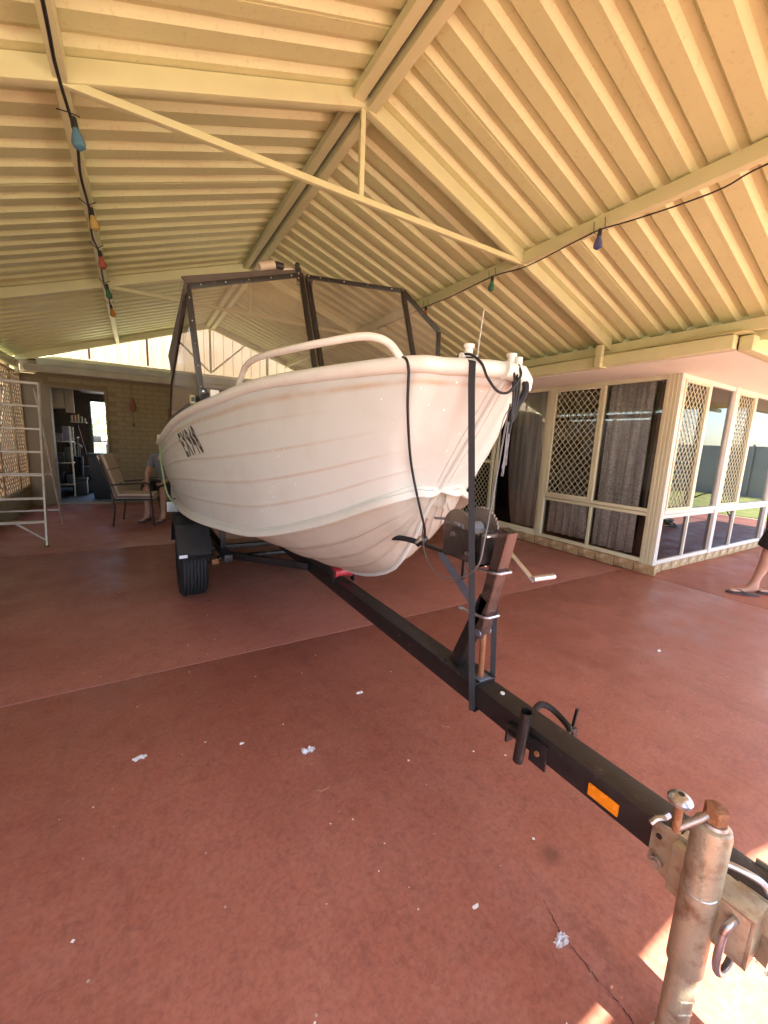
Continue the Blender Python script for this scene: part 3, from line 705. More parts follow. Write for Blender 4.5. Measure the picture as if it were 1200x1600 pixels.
# ---- right face (plane Y = FY)
xs = [5.022, 6.335, 8.15, 9.9]
zS0, zS1, zM0, zM1 = .108, .150, .645, .735
wR = MB()
wR.box(5.022, 10.2, FY, FY+.05, zS0, zS1).box(5.022, 10.2, FY, FY+.05, zT0, zT1)
wR.box(5.022, 10.2, FY+.002, FY+.05, zM0, zM0+.04).box(5.022, 10.2, FY-.008, FY+.04, zM0+.046, zM1)
for x in xs[1:]: wR.box(x, x+.085, FY-.012, FY+.052, zS0+.001, zT1-.001)
for x in (5.622, 7.0, 8.85): wR.box(x, x+.06, FY-.004, FY+.049, zM1, zT0).box(x+.01, x+.04, FY, FY+.048, zS1, zM0)
window = wR.build('window', M['white_frame'], hs, bevel=.0025)
def paneR(x0, x1, z0, z1, m=None): return MB().box(x0, x1, FY+.024, FY+.030, z0, z1).build('pane', m or M['glass'], window)
prs = lambda u, v, n: Vector((u, FY+.004+n*1.0, v))
for (a, b, c) in ((5.022, 5.622, 6.335), (6.42, 7.0, 8.15), (8.235, 8.85, 9.9)):
    paneR(a, b, zM1, zT0, M['glass']); paneR(b+.06, c, zM1, zT0, M['glass']); paneR(a, b+.01, zS1, zM0, M['glass_dark']); paneR(b+.04, c, zS1, zM0, M['glass_dark'])
    s_ = MB().box(a, a+.035, FY-.012, FY+.018, zM1, zT0).box(b-.035, b, FY-.012, FY+.018, zM1, zT0).box(a+.035, b-.035, FY-.012, FY+.018, zM1, zM1+.03).box(a+.035, b-.035, FY-.012, FY+.018, zT0-.03, zT0).build('security_screen', M['frame'], hs, bevel=.002)
    diamond(a+.035, b-.035, zM1+.03, zT0-.03, .085, .10, .0062, prs, s_)

def curtain(name, label, axis, u0, u1, z0, z1, pos, m, amp=.02, per=.09, seed=1):
    random.seed(seed); n = int((u1-u0)/.012); vs = []; fs = []
    ph = 0; off = []
    for i in range(n+1):
        ph += 2*math.pi*.012/per*random.uniform(.6, 1.4); off.append(amp*math.sin(ph)+amp*.3*math.sin(ph*.37))
    rows = 5
    for j in range(rows):
        zz = z0+(z1-z0)*j/(rows-1); k = 1-.35*j/(rows-1)
        for i in range(n+1):
            u = u0+(u1-u0)*i/n
            vs.append((pos+off[i]*k, u, zz) if axis == 'y' else (u, pos+off[i]*k, zz))
    for j in range(rows-1):
        for i in range(n): a = j*(n+1)+i; fs.append((a, a+1, a+n+2, a+n+1))
    mb = MB(); mb.add(vs, fs); o = mb.build(name, m, None, smooth=True, ang=80)
    md = o.modifiers.new('thickness', 'SOLIDIFY'); md.thickness = .002
    return tag(o, label, 'curtain')
curtain('curtain', 'pale patterned lace curtain in the window beside the corner post', 'y', 2.47, 2.96, .17, 2.17, 5.03, M['lace'], .022, .10, 1)
curtain('curtain', 'dark plain drape between the corner post and the lace curtain', 'y', 2.27, 2.50, .15, 2.19, 5.16, M['drape'], .015, .07, 2)
curtain('curtain', 'pale patterned lace curtain low behind the diamond screen window', 'y', 3.09, 3.66, .20, .72, 5.04, M['lace'], .02, .12, 3)
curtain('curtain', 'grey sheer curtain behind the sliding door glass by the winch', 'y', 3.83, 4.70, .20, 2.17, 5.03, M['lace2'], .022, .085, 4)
curtain('curtain', 'dark drape behind the mesh of the far sliding door', 'y', 4.75, 5.72, .20, 2.17, 5.16, M['drape'], .02, .1, 5)
curtain('curtain', 'brown drape behind the screens of the front windows', 'x', 5.1, 9.9, .15, 2.17, 2.42, mat('brown_drape', (.16, .11, .075), .9), .03, .14, 6)

# verandah roof to the right of the patio: flat ribbed sheets on posts
vr = empty('verandah_roof', (0, 0, 0), 'flat ribbed verandah roof in front of the house windows', 'verandah roof')
mb = MB(); P = []; x = 4.352
while x < 11.0: P += [(x, 0), (x+.098, 0), (x+.118, .03), (x+.158, .03), (x+.178, 0)]; x += .1905
vs = []
for px, pd in P: vs += [(px, -.75, 2.44+pd), (px, 1.38, 2.40+pd)]
k = len(vs)
for px, pd in P: vs += [(px, -.75, 2.444+pd), (px, 1.38, 2.404+pd)]
mb.add(vs, [(2*i, 2*i+1, 2*i+3, 2*i+2) for i in range(len(P)-1)]+[(k+2*i, k+2*i+2, k+2*i+3, k+2*i+1) for i in range(len(P)-1)])
mb.build('roof_sheet', M['sheet'], vr)
for y in (-.71, .4, 1.3): MB().box(4.36, 11, y-.03, y+.03, 2.33, 2.395).build('beam', M['beam'], vr, bevel=.003)
for x in (6.8, 10.9): MB().box(x-.04, x+.04, -.75, -.67, 0, 2.33).build('post', M['white_frame'], vr, bevel=.003)

# yard seen in the window reflections
fn = empty('boundary_fence', (18.6, 0, 0), 'grey ribbed boundary fence across the lawn', 'fence')
mb = MB()
for k in range(70): mb.box(18.6, 18.63+.02*(k % 2), -22+k*.45, -22+k*.45+.449, 0, 1.8)
o = mb.build('fence_sheets', M['fence'], fn)
for k in range(13): MB().box(18.54, 18.60, -22+k*2.6, -22+k*2.6+.06, 0, 1.86).build('post', M['fence'], fn)
sf = empty('added_shade_fence', (-3.6, 3, 0), 'added dark timber side fence shading the lattice from outside', 'fence')  # fence added to darken the back left behind the lattice
for k in range(40): MB().box(-3.62-.015*(k % 2), -3.60, -3+k*.33, -3+k*.33+.325, 0, 2.35).build('board', M['fence'], sf)
fb = empty('rear_fence', (0, -14, 0), 'grey ribbed fence behind the camera across the lawn', 'fence')
mb = MB()
for k in range(110): mb.box(-30+k*.45, -30+k*.45+.449, -14.03-.02*(k % 2), -14, 0, 1.8)
mb.build('fence_sheets', M['fence'], fb)
hc = empty('garden_hose', (9.3, .2, 0), 'coiled green garden hose lying on the paving', 'hose')
random.seed(8); pts = []
for k in range(90):
    t = k*.33; r = .30+.06*math.sin(k*.7); pts.append((8.6+r*math.cos(t), .55+r*math.sin(t), .02+.0016*k))
MB().tube(pts, .011, 6).build('coil', M['hose'], hc, smooth=True)
MB().tube(spline([(8.9, .55, .15), (9.1, .7, .4), (9.5, .9, .62), (9.9, 1.0, .6), (10.4, 1.2, .02)], 6), .011, 6).build('hose_end', M['cord'], hc, smooth=True)

# ------------------------------------------------------------------ party light strings
def bulb(par, x, y, z, c, tilt=0, nm='bulb'):
    h = MB().tube([(x, y, z), (x+tilt*.3, y, z-.045)], [.013, .015], 8).build('socket', M['plastic'], par, smooth=True)
    p = [(x+tilt*(.3+.7*t), y, z-.040-.092*t) for t in (0, .15, .4, .65, .85, 1)]
    MB().tube(p, [.012, .015, .023, .029, .026, .006], 12).build(nm, c, h, smooth=True)
def bulbmat(n, c): return mat('bulb_'+n, tuple(q*.75+.03 for q in c), .22, noise=.15, ns=30)
BM = {'blue': bulbmat('blue', (.06, .20, .30)), 'amber': bulbmat('amber', (.50, .34, .08)), 'red': bulbmat('red', (.40, .07, .03)), 'green': bulbmat('green', (.03, .18, .07)), 'orange': bulbmat('orange', (.55, .22, .02)), 'dblue': bulbmat('dblue', (.04, .06, .22))}
ls = empty('party_lights', (-.2, 0, 2.8), 'black string of coloured bulbs under the left purlin', 'string lights')
pts = [(-.19, -1, 2.80), (-.20, .6, 2.78), (-.20, 1.95, 2.775), (-.205, 2.30, 2.775), (-.20, 2.62, 2.815), (-.185, 2.80, 2.785), (-.20, 3.1, 2.76), (-.195, 3.5, 2.77), (-.21, 3.9, 2.75), (-.19, 4.25, 2.765), (-.2, 4.7, 2.76), (-.205, 5.2, 2.77), (-.19, 5.6, 2.77), (-.2, 6.3, 2.765)]
MB().tube(spline(pts, 5), .007, 6).build('cable', M['cord'], ls, smooth=True)
for (y, z, c) in ((2.66, 2.80, 'blue'), (3.50, 2.77, 'amber'), (4.20, 2.76, 'red'), (5.10, 2.77, 'green'), (5.85, 2.77, 'orange')):
    bulb(ls, -.185, y, z, BM[c], .02)
    MB().tube([(-.245, y-.02, 2.80), (-.20, y-.02, z+.004), (-.155, y-.02, 2.80)], .003, 4).build('tie', M['cord'], ls)
rs = empty('party_lights', (2.82, 0, 2.8), 'black string of coloured bulbs under the right purlin', 'string lights')
pts = [(2.84, -1, 2.83), (2.84, .4, 2.84), (2.83, 1.01, 2.842), (2.82, 1.19, 2.81), (2.815, 1.4, 2.815), (2.815, 1.7, 2.845), (2.81, 1.89, 2.868), (2.82, 2.1, 2.865), (2.825, 2.54, 2.842), (2.81, 2.89, 2.87), (2.82, 3.5, 2.858), (2.81, 3.88, 2.86), (2.82, 5, 2.85)]
MB().tube(spline(pts, 5), .0045, 6).build('cable', M['cord'], rs, smooth=True)
for (y, z, c) in ((1.89, 2.868, 'dblue'), (2.89, 2.872, 'green'), (3.88, 2.862, 'red')):
    bulb(rs, 2.805, y, z, BM[c], -.01)
    for q in (-.03, .05): MB().tube([(2.80, y+q, 2.93), (2.81, y+q, z), (2.86, y+q, 2.86)], .0025, 4).build('tie', M['cord'], rs)

# ------------------------------------------------------------------ the boat
XC = 1.09
Gt = [(0, 1.02, 1.600), (.08, 1.045, 1.601), (.17, 1.125, 1.606), (.27, 1.215, 1.611), (.43, 1.62, 1.606), (.575, 2.09, 1.592), (.69, 2.52, 1.538), (.775, 2.92, 1.492), (.855, 3.42, 1.412), (.905, 4.02, 1.290), (.895, 4.8, 1.245), (.855, 5.85, 1.235)]
Ct = [(0, 1.335, 1.172), (.05, 1.335, 1.178), (.12, 1.365, 1.180), (.23, 1.44, 1.130), (.37, 1.78, .985), (.53, 2.25, .850), (.66, 2.75, .805), (.75, 3.15, .790), (.795, 3.6, .778), (.80, 4.1, .768), (.775, 4.9, .762), (.72, 5.85, .76)]
Kt = [(0, 1.345, 1.160), (0, 1.395, 1.105), (0, 1.46, 1.005), (0, 1.525, .89), (0, 1.70, .700), (0, 2.10, .568), (0, 2.6, .550), (0, 3.1, .547), (0, 3.5, .546), (0, 4.0, .545), (0, 4.9, .545), (0, 5.85, .545)]
def crv(tab):
    P = [Vector(p) for p in tab]
    def f(t):
        t = min(max(t, 0), 1)*(len(P)-1); i = min(int(t), len(P)-2); u = t-i
        p1, p2 = P[i], P[i+1]; p0 = P[i-1] if i else p1*2-p2; p3 = P[i+2] if i+2 < len(P) else p2*2-p1
        return .5*((2*p1)+(p2-p0)*u+(2*p0-5*p1+4*p2-p3)*u*u+(3*p1-p0-3*p2+p3)*u**3)
    return f
G, C_, K = crv(Gt), crv(Ct), crv(Kt)
STR = [.22, .43, .63, .82]
def side0(t, v):
    a, b = G(t), C_(t); p = a.lerp(b, v)
    bul = .030*math.sin(math.pi*v)*min(1, t*4)
    p = p.copy(); p.x += bul
    return p
def side(t, v, off=0.0):
    """port/starboard half: returns (half breadth, y, z) with pressed strakes"""
    e = 1e-3
    p = side0(t, v); du = side0(min(1, t+e), v)-side0(max(0, t-e), v); dv = side0(t, min(1, v+e))-side0(t, max(0, v-e))
    n = du.cross(dv)
    if n.length < 1e-9: n = Vector((1, 0, 0))
    n.normalize()
    if n.x < 0: n = -n
    h = 0; wear = 0
    tt = t*11
    for i, s in enumerate(STR):
        t0 = (3.6, 2.9, 2.2, 1.6)[i]; fade = min(1, max(0, (tt-t0)/1.6))
        d = v-s
        if -.055 < d < .055:
            g = math.exp(-((d)/.013)**2)
            h += fade*(.0024*g + (.0020*(1+d/.055) if d < 0 else 0))
            wear = max(wear, fade*.62*math.exp(-((d-.006)/.0075)**2))
    if v < .12: wear = max(wear, .8*math.exp(-((v-.095-.02*0)/.02)**2))
    # small pressed dents towards the bow
    return p+n*(h+off), wear
def sgn(p, s): return (XC+s*p.x, p.y, p.z)
boat = empty('boat', (XC, 3, .55), 'white pressed aluminium runabout with clear vinyl windscreen on a trailer', 'boat')
def add_wear(o, W):
    a = o.data.attributes.new('wear', 'FLOAT', 'POINT'); a.data.foreach_set('value', W)
NT, NV = 150, 110
tv = [((i/NT)**1.0) for i in range(NT+1)]
vs, W = [], []
for s in (-1, 1):
    for i in range(NT+1):
        for j in range(NV+1):
            p, w_ = side(tv[i], j/NV); vs.append(sgn(p, s)); W.append(w_)
fs = []
for h in (0, 1):
    b = h*(NT+1)*(NV+1)
    for i in range(NT):
        for j in range(NV):
            a = b+i*(NV+1)+j; q = (a, a+1, a+NV+2, a+NV+1)
            fs.append(q if h == 0 else q[::-1])
mb = MB(); mb.add(vs, fs); hull = mb.build('topsides', M['hullw'], boat, smooth=True, ang=60); add_wear(hull, W)
md = hull.modifiers.new('plate', 'SOLIDIFY'); md.thickness = .003; md.offset = -1 
# inner lining so the open boat has an inside; bottom, chine flange, keel
vs, fs, W = [], [], []
NB = 40
def bottom(t, v):
    c, k = C_(t).copy(), K(t); c.x -= .012; c.z -= .012
    p = c.lerp(k, v); fl = min(1, t*5)
    p.z -= .045*math.sin(math.pi*v)*min(1, max(0, 1-(t*11-2)/6)) if t*11 > 1 else 0
    p.x += .05*math.sin(math.pi*v)*min(1, t*8)*max(0, 1-t*1.5)
    wr = 0
    for q in (.30, .52, .74):
        g = math.exp(-((v-q)/.016)**2); p.z -= .009*g*fl; wr = max(wr, .5*math.exp(-((v-q-.015)/.02)**2)*fl)
    return p, wr
for s in (-1, 1):
    for i in range(NT+1):
        for j in range(NB+1):
            p, w_ = bottom(tv[i], j/NB); vs.append(sgn(p, s)); W.append(w_)
for h in (0, 1):
    b = h*(NT+1)*(NB+1)
    for i in range(NT):
        for j in range(NB):
            a = b+i*(NB+1)+j; q = (a, a+1, a+NB+2, a+NB+1); fs.append(q if h == 0 else q[::-1])
mb = MB(); mb.add(vs, fs); bot = mb.build('bottom', M['hullb'], boat, smooth=True, ang=60); add_wear(bot, W)
for s in (-1, 1):        # turned-down chine flange
    vs, fs = [], []
    prof = [(0, .004), (.010, 0), (.016, -.014), (.026, -.016), (.036, -.042), (.030, -.048), (.0, -.030), (-.02, -.014)]
    for i in range(NT+1):
        c = C_(tv[i]); d = C_(min(1, tv[i]+.003))-C_(max(0, tv[i]-.003)); o_ = Vector((-d.y, d.x, 0)); 
        o_ = Vector((abs(d.y), -abs(d.x), 0)); 
        if o_.length < 1e-6: o_ = Vector((1, 0, 0))
        o_.normalize()
        k = min(1, .35+tv[i]*11*.5)
        for (a, b) in prof: q = c+o_*a*k; vs.append((XC+s*max(0, q.x), q.y, q.z+b*k))
    n = len(prof)
    for i in range(NT):
        for j in range(n): j2 = (j+1) % n; q = (i*n+j, i*n+j2, (i+1)*n+j2, (i+1)*n+j); fs.append(q if s > 0 else q[::-1])
    mb = MB(); mb.add(vs, fs); mb.add([vs[NT*n+j] for j in range(n)], [tuple(range(n))]); o = mb.build('chine_flange', M['hullw'], boat, smooth=True, ang=35); add_wear(o, [0.1]*len(mb.v))
# stem and keel bar
st = [G(0)+(C_(0)-G(0))*q for q in (0.02, .25, .5, .75, 1)]+[K(t/40) for t in range(1, 41)]
MB().tube([(XC, p.y-.004, p.z-.002) for p in st], [.009]*5+[.011]*40, 8).build('keel_bar', M['hullw'], boat, smooth=True)
for s in (-1, 1):        # pressed ridges beside the stem
    MB().tube([sgn(side(.030+.02*q, .04+.9*q, .002)[0], s) for q in [k/20 for k in range(21)]], .006, 6).build('stem_ridge', M['hullw'], boat, smooth=True)
# gunwale rail: a tube round the whole sheer, bent down over the stem head
gp = [sgn(G(t/60)+Vector((.006, 0, .012)), -1) for t in range(60, -1, -1)]
gq = [sgn(G(t/60)+Vector((.006, 0, .012)), 1) for t in range(1, 61)]
MB().tube(gp+gq, .029, 12).build('gunwale_rail', M['railw'], boat, smooth=True)
MB().tube([(XC-.03, 1.0, 1.608), (XC+.03, .985, 1.600), (XC+.055, .985, 1.578), (XC+.06, .99, 1.550)], [.030, .030, .028, .024], 12).build('stem_head', M['railw'], boat, smooth=True)
# deck, transom, cockpit
vs, fs = [], []
tt = [k/40*.62 for k in range(41)]
for t in tt:
    g = G(t)
    for j in range(13):
        u = -1+2*j/12; vs.append((XC+u*g.x*.985, g.y+.012, g.z-.006+.075*(1-u*u)*min(1, g.x*1.6)))
for i in range(40):
    for j in range(12): a = i*13+j; fs.append((a, a+1, a+14, a+13))
mb = MB(); mb.add(vs, fs); mb.build('foredeck', M['railw'], boat, smooth=True, ang=50)
gT, cT, kT = G(1), C_(1), K(1)
MB().prism([(XC-gT.x, 5.85, gT.z), (XC-cT.x, 5.85, cT.z), (XC, 5.85, kT.z), (XC+cT.x, 5.85, cT.z), (XC+gT.x, 5.85, gT.z)], (0, -.03, 0)).build('transom', M['hullw'], boat)
MB().box(XC-.62, XC+.62, 3.3, 5.8, .86, .88).build('cockpit_floor', M['grey'], boat)
for s in (-.42, .42):
    seat = MB().box(XC+s-.2, XC+s+.2, 3.5, 3.9, 1.18, 1.28).build('seat', M['grey'], boat, bevel=.03)
    MB().box(XC+s-.19, XC+s+.19, 3.88, 3.96, 1.24, 1.62).build('backrest', M['grey'], seat, bevel=.03)
    MB().cyl((XC+s, 3.7, .88), (XC+s, 3.7, 1.18), .04).build('pedestal', M['zinc'], seat)
MB().box(XC-.7, XC+.7, 2.62, 2.9, 1.30, 1.56).build('dashboard', M['grey'], boat, bevel=.03)
# outboard
ob = empty('outboard_motor', (XC, 6.0, 1.0), 'dark outboard motor on the boat transom', 'outboard motor')
MB().box(XC-.16, XC+.16, 5.9, 6.35, 1.18, 1.62).build('cowl', M['carpaint'], ob, bevel=.07)
MB().box(XC-.06, XC+.06, 5.98, 6.16, .45, 1.2).build('leg', M['carpaint'], ob, bevel=.02)
MB().box(XC-.08, XC+.08, 5.86, 5.98, 1.0, 1.26).build('clamp', M['carpaint'], ob, bevel=.01)
# registration on the port bow
def hull_text(txt, t0, t1, v0, v1):
    cu = bpy.data.curves.new('t', 'FONT'); cu.body = txt; cu.size = 1; cu.resolution_u = 6; cu.offset = .034; cu.space_character = 1.32
    o = bpy.data.objects.new('t', cu); col.objects.link(o)
    bpy.context.view_layer.update()
    me = bpy.data.meshes.new_from_object(o.evaluated_get(bpy.context.evaluated_depsgraph_get()))
    bpy.data.objects.remove(o)
    bm = bmesh.new(); bm.from_mesh(me)
    xs_ = [v.co.x for v in bm.verts]; ys_ = [v.co.y for v in bm.verts]; x0, x1, y0, y1 = min(xs_), max(xs_), min(ys_), max(ys_)
    bmesh.ops.triangulate(bm, faces=bm.faces[:])
    for k in range(70):
        yy = y0+(y1-y0)*(k+.5)/70
        bmesh.ops.bisect_plane(bm, geom=bm.verts[:]+bm.edges[:]+bm.faces[:], plane_co=(0, yy, 0), plane_no=(0, 1, 0))
    for k in range(16):
        xx = x0+(x1-x0)*(k+.5)/16
        bmesh.ops.bisect_plane(bm, geom=bm.verts[:]+bm.edges[:]+bm.faces[:], plane_co=(xx, 0, 0), plane_no=(1, 0, 0))
    for v in bm.verts:
        a = (v.co.x-x0)/(x1-x0); b = (v.co.y-y0)/(y1-y0)
        # reading direction runs from the stern towards the bow on the port side
        t = (.703+(.637-.703)*a)*b+(.643+(.570-.643)*a)*(1-b); vv = (.13-.02*a)*b+(.42-.03*a)*(1-b)
        p, _ = side(t, vv, .0035+.004*math.exp(-((vv-.22)/.03)**2)); v.co = sgn(p, -1)
    me2 = bpy.data.meshes.new('registration'); bm.to_mesh(me2); bm.free(); me2.materials.append(mat('vinyl_black', (.012, .012, .014), .45))
    o = bpy.data.objects.new('registration_lettering', me2); col.objects.link(o); o.parent = boat; o.location = -Vector(boat.location)
    return o
hull_text("EX948", .575, .725, .14, .56)
# bow rail on the port side
MB().tube(spline([(0.47, 2.34, 1.589), (0.468, 2.23, 1.644), (0.468, 2.111, 1.688), (0.476, 1.966, 1.703), (0.51, 1.759, 1.703), (0.585, 1.516, 1.705), (0.69, 1.354, 1.719), (0.735, 1.294, 1.711), (0.765, 1.265, 1.692), (0.785, 1.244, 1.662), (0.8, 1.227, 1.629)], 6), .0142, 12).build('bow_rail', M['railw'], boat, smooth=True)
# bollards, nav lights, cleats
for s in (-1, 1):
    x = XC+s*.105
    b = MB().cyl((x, 1.10, 1.62), (x, 1.10, 1.69), .014, 14).cyl((x, 1.10, 1.682), (x, 1.10, 1.694), .019, 14).tube([(x-.034, 1.10, 1.652), (x+.034, 1.10, 1.652)], .012, 10)
    b.build('bollard', M['plasticw'], boat, smooth=True)
MB().cyl((1.155, 1.03, 1.635), (1.155, 1.03, 1.665), .014, 14).build('bow_light', M['plasticw'], boat, smooth=True)
MB().cyl((1.155, 1.03, 1.55), (1.155, 1.03, 1.635), .015, 12).build('light_base', M['rubber'], boat, smooth=True)
nl = MB().box(.295, .325, 2.86, 2.93, 1.545, 1.595).build('side_light', mat('light_body', (.62, .55, .30), .4), boat, bevel=.006)
MB().box(.299, .319, 2.853, 2.86, 1.556, 1.584).build('lens', M['black'], nl)
MB().box(.15, .18, 4.1, 4.25, 1.27, 1.34).build('cleat', M['plasticw'], boat, bevel=.01)
MB().tube([(1.15, 1.235, 1.64), (1.152, 1.232, 1.75), (1.158, 1.225, 1.87)], .0025, 5).build('whip_aerial', M['alu'], boat)
for k in range(9):
    t = .50+.045*k; p, _ = side(min(t, .95), .90+.02*(k % 2), .002); MB().ball(sgn(p, -1), .006, 6).build('rivet', M['zincclean'], boat)

# windscreen: alloy posts and clear vinyl panes
P0b, P0t = Vector((.22, 3.55, 1.44)), Vector((.22, 3.37, 1.90))
P1b, P1t = Vector((.352, 2.78, 1.58)), Vector((.293, 2.77, 2.198))
P2b, P2t = Vector((1.005, 2.50, 1.64)), Vector((1.00, 2.844, 2.445))
P3b, P3t = Vector((1.715, 2.36, 1.62)), Vector((1.59, 2.48, 2.372))
P4b, P4t = Vector((1.88, 2.40, 1.55)), Vector((1.84, 2.38, 2.135))
wsn = empty('windscreen', (XC, 2.6, 1.6), None, None); wsn.parent = boat; wsn.location = Vector((XC, 2.6, 1.6))-Vector(boat.location)
wsn.name = 'windscreen'
_wl = Vector((XC, 2.6, 1.6))
def wpart(mb, n, m, **k):
    o = mb.build(n, m, None, **k); o.parent = wsn; o.location = -_wl; return o
def quad(n, a, b, c, d):
    nn = (b-a).cross(d-a).normalized()*.002
    wpart(MB().prism([a, b, c, d], nn), n, M['screen'])
e = Vector((0, 0, 0))
quad('vinyl_pane', P1b, P2b, P2t, P1t); quad('vinyl_pane', P2b+Vector((.05, 0, 0)), P3b, P3t, P2t+Vector((.05, 0, 0)))
quad('vinyl_pane', P3b, P4b, P4t, P3t)
# white coaming below the screen frame
for a, b in ((P0b, P1b), (P1b, P2b), (P2b, P3b), (P3b, P4b)):
    wpart(MB().prism([a, b, Vector((b.x, b.y+.02, 1.45)), Vector((a.x, a.y+.02, 1.45 if a is not P0b else 1.38))], (0, .012, 0)), 'coaming', M['railw'])
wpart(MB().prism([P1b, P1t, Vector((.22, 3.37, 1.90)), Vector((.22, 3.25, 1.69)), P0b], (.002, 0, 0)), 'vinyl_pane', M['screen'])
FW = .035
wpart(MB().bar(P1b, P1t, FW, .02, (0, -1, 0)), 'post', M['black'], bevel=.003)
wpart(MB().bar(P2b, P2t, .034, .02, (0, -1, 0)), 'post', M['black'], bevel=.003)
wpart(MB().bar(P2b+Vector((.05, 0, 0)), P2t+Vector((.047, 0, 0)), .034, .02, (0, -1, 0)), 'post', M['black'], bevel=.003)
wpart(MB().bar(P2b+Vector((.025, .012, 0)), P2t+Vector((.024, .012, 0)), .016, .01, (0, -1, 0)), 'hinge_strip', M['zincclean'])
wpart(MB().bar(P3b, P3t, .034, .02, (0, -1, 0)), 'post', M['black'], bevel=.003)
wpart(MB().bar(P4b, P4t, .03, .02, (0, -1, 0)), 'post', M['black'], bevel=.003)
wpart(MB().bar(P1t, P2t, .02, .03, (0, 0, 1)), 'top_frame', M['black'], bevel=.003)
wpart(MB().bar(P2t+Vector((.047, 0, 0)), P3t, .018, .026, (0, 0, 1)), 'top_frame', M['black'], bevel=.003)
wpart(MB().bar(P3t, P4t, .02, .03, (0, 0, 1)), 'top_frame', M['black'], bevel=.003)
wpart(MB().bar(P1b, P0b, .02, .05, (0, 0, 1)), 'base_frame', M['black'], bevel=.003)
wpart(MB().bar(P1b, P2b, .02, .04, (0, 0, 1)), 'base_frame', M['black'], bevel=.003)
wpart(MB().bar(P0b, (.22, 3.25, 1.69), .012, .014, (0, 1, 0)).bar((.22, 3.25, 1.69), (.292, 2.80, 2.16), .014, .016, (0, 1, 0)), 'side_frame', M['black'])
gm = mat('weathered_vinyl', (.12, .10, .095), .55, noise=.15, ns=20, bump=.2)
wpart(MB().prism([(.268, 2.66, 2.195), (.291, 2.77, 2.165), (.226, 3.24, 1.73), (.214, 3.37, 1.895)], (.004, .004, 0)), 'side_flap', gm)
wpart(MB().prism([P1t+Vector((-.03, .02, .055)), P1t+Vector((.0, -.01, .012)), P2t+Vector((.0, -.01, .012)), P2t+Vector((-.02, .03, .05))], (0, .03, .0)), 'visor_board', gm, bevel=.004)
for b_ in ((P2t, -.012), (P2t, .058)):
    q = b_[0]+Vector((b_[1], -.014, 0))
    wpart(MB().box(q.x-.022, q.x+.022, q.y-.004, q.y+.004, q.z-.075, q.z+.012), 'corner_bracket', M['black'], bevel=.003)
    for dz in (-.06, -.03, 0): 
        for dx in (-.01,): wpart(MB().cyl((q.x+dx, q.y-.004, q.z+dz), (q.x+dx, q.y-.009, q.z+dz), .005, 8), 'screw', M['zincclean'])
for q in ((.998, 2.47, 1.775), (1.06, 2.47, 1.778), (.357, 2.76, 1.615)):
    wpart(MB().box(q[0]-.022, q[0]+.022, q[1]-.004, q[1]+.004, q[2]-.02, q[2]+.02), 'foot_bracket', M['black'], bevel=.003)
    wpart(MB().cyl((q[0], q[1]-.004, q[2]), (q[0], q[1]-.009, q[2]), .006, 8), 'screw', M['zincclean'])
random.seed(4)
for (a, b, n) in ((P1b, P1t, 5), (P1t, P2t, 5), (P2t+Vector((.05, 0, 0)), P3t, 4), (P0b, P1b, 4)):
    for k in range(n):
        q = a.lerp(b, (k+.5)/n); wpart(MB().ball((q.x, q.y-.013, q.z), .0045, 6), 'stud', M['zincclean'])
def bpart(mb, n, m, **k): return mb.build(n, m, boat, **k)
bpart(MB().cyl((.72, 2.84, 2.43), (.82, 2.85, 2.47), .026, 14), 'horn_tube', M['cabinet'], smooth=True)
bpart(MB().cyl((.83, 2.85, 2.47), (.88, 2.86, 2.475), .022, 12), 'clamp', M['black'], smooth=True)
bpart(MB().bar((.88, 2.86, 2.455), (.98, 2.87, 2.475), .02, .018), 'aerial_mount', M['cabinet'])
bpart(MB().box(.965, 1.0, 2.84, 2.90, 2.46, 2.49).ball((.985, 2.87, 2.51), .018, 8), 'aerial_mount', M['black'])
bpart(MB().box(.39, .44, 2.70, 2.74, 1.56, 1.625), 'deck_fitting', M['plasticw'], bevel=.006)
bpart(MB().cyl((.66, 2.40, 1.60), (.66, 2.40, 1.66), .018, 10), 'rod_holder', M['cabinet'], smooth=True)
# green edge lining showing behind the stern quarter
g_ = [(.163, 4.1, 1.25), (.165, 4.1, 1.17), (.172, 4.05, 1.03), (.182, 3.98, .92), (.200, 3.88, .83), (.24, 3.7, .775)]
MB().tube(spline(g_, 4), .006, 8).build('green_hose', mat('lime_hose', (.30, .46, .20), .4), boat, smooth=True)

# ropes and straps at the bow, each its own thing
def cable(name, pts, r, m, label, cat, n=7):
    return tag(MB().tube(spline(pts, n), r, 7).build(name, m, None, smooth=True), label, cat)
cable('lanyard', [(.84, 1.36, 1.650), (.80, 1.26, 1.648), (.795, 1.20, 1.636), (.798, 1.185, 1.60), (.810, 1.200, 1.555), (.828, 1.222, 1.473), (.878, 1.270, 1.336), (.935, 1.32, 1.234), (.985, 1.33, 1.10), (1.03, 1.345, 1.0), (1.06, 1.38, .95)], .0052, M['cord'], 'black cord tied to the bow rail and hanging down the hull side', 'cord')
cable('bow_rope', [(.955, 1.12, 1.655), (.965, 1.07, 1.655), (.972, 1.02, 1.62), (.978, .995, 1.575), (1.0, .968, 1.532), (1.03, .952, 1.528), (1.06, .950, 1.555), (1.085, .952, 1.59), (1.095, .975, 1.625)], .0045, M['cord'], 'black rope slung from the bollard across the stem head', 'rope')
rb = empty('rope_bundle', (1.1, .97, 1.5), 'tangle of black rope and frayed webbing hanging off the stem head', 'rope')
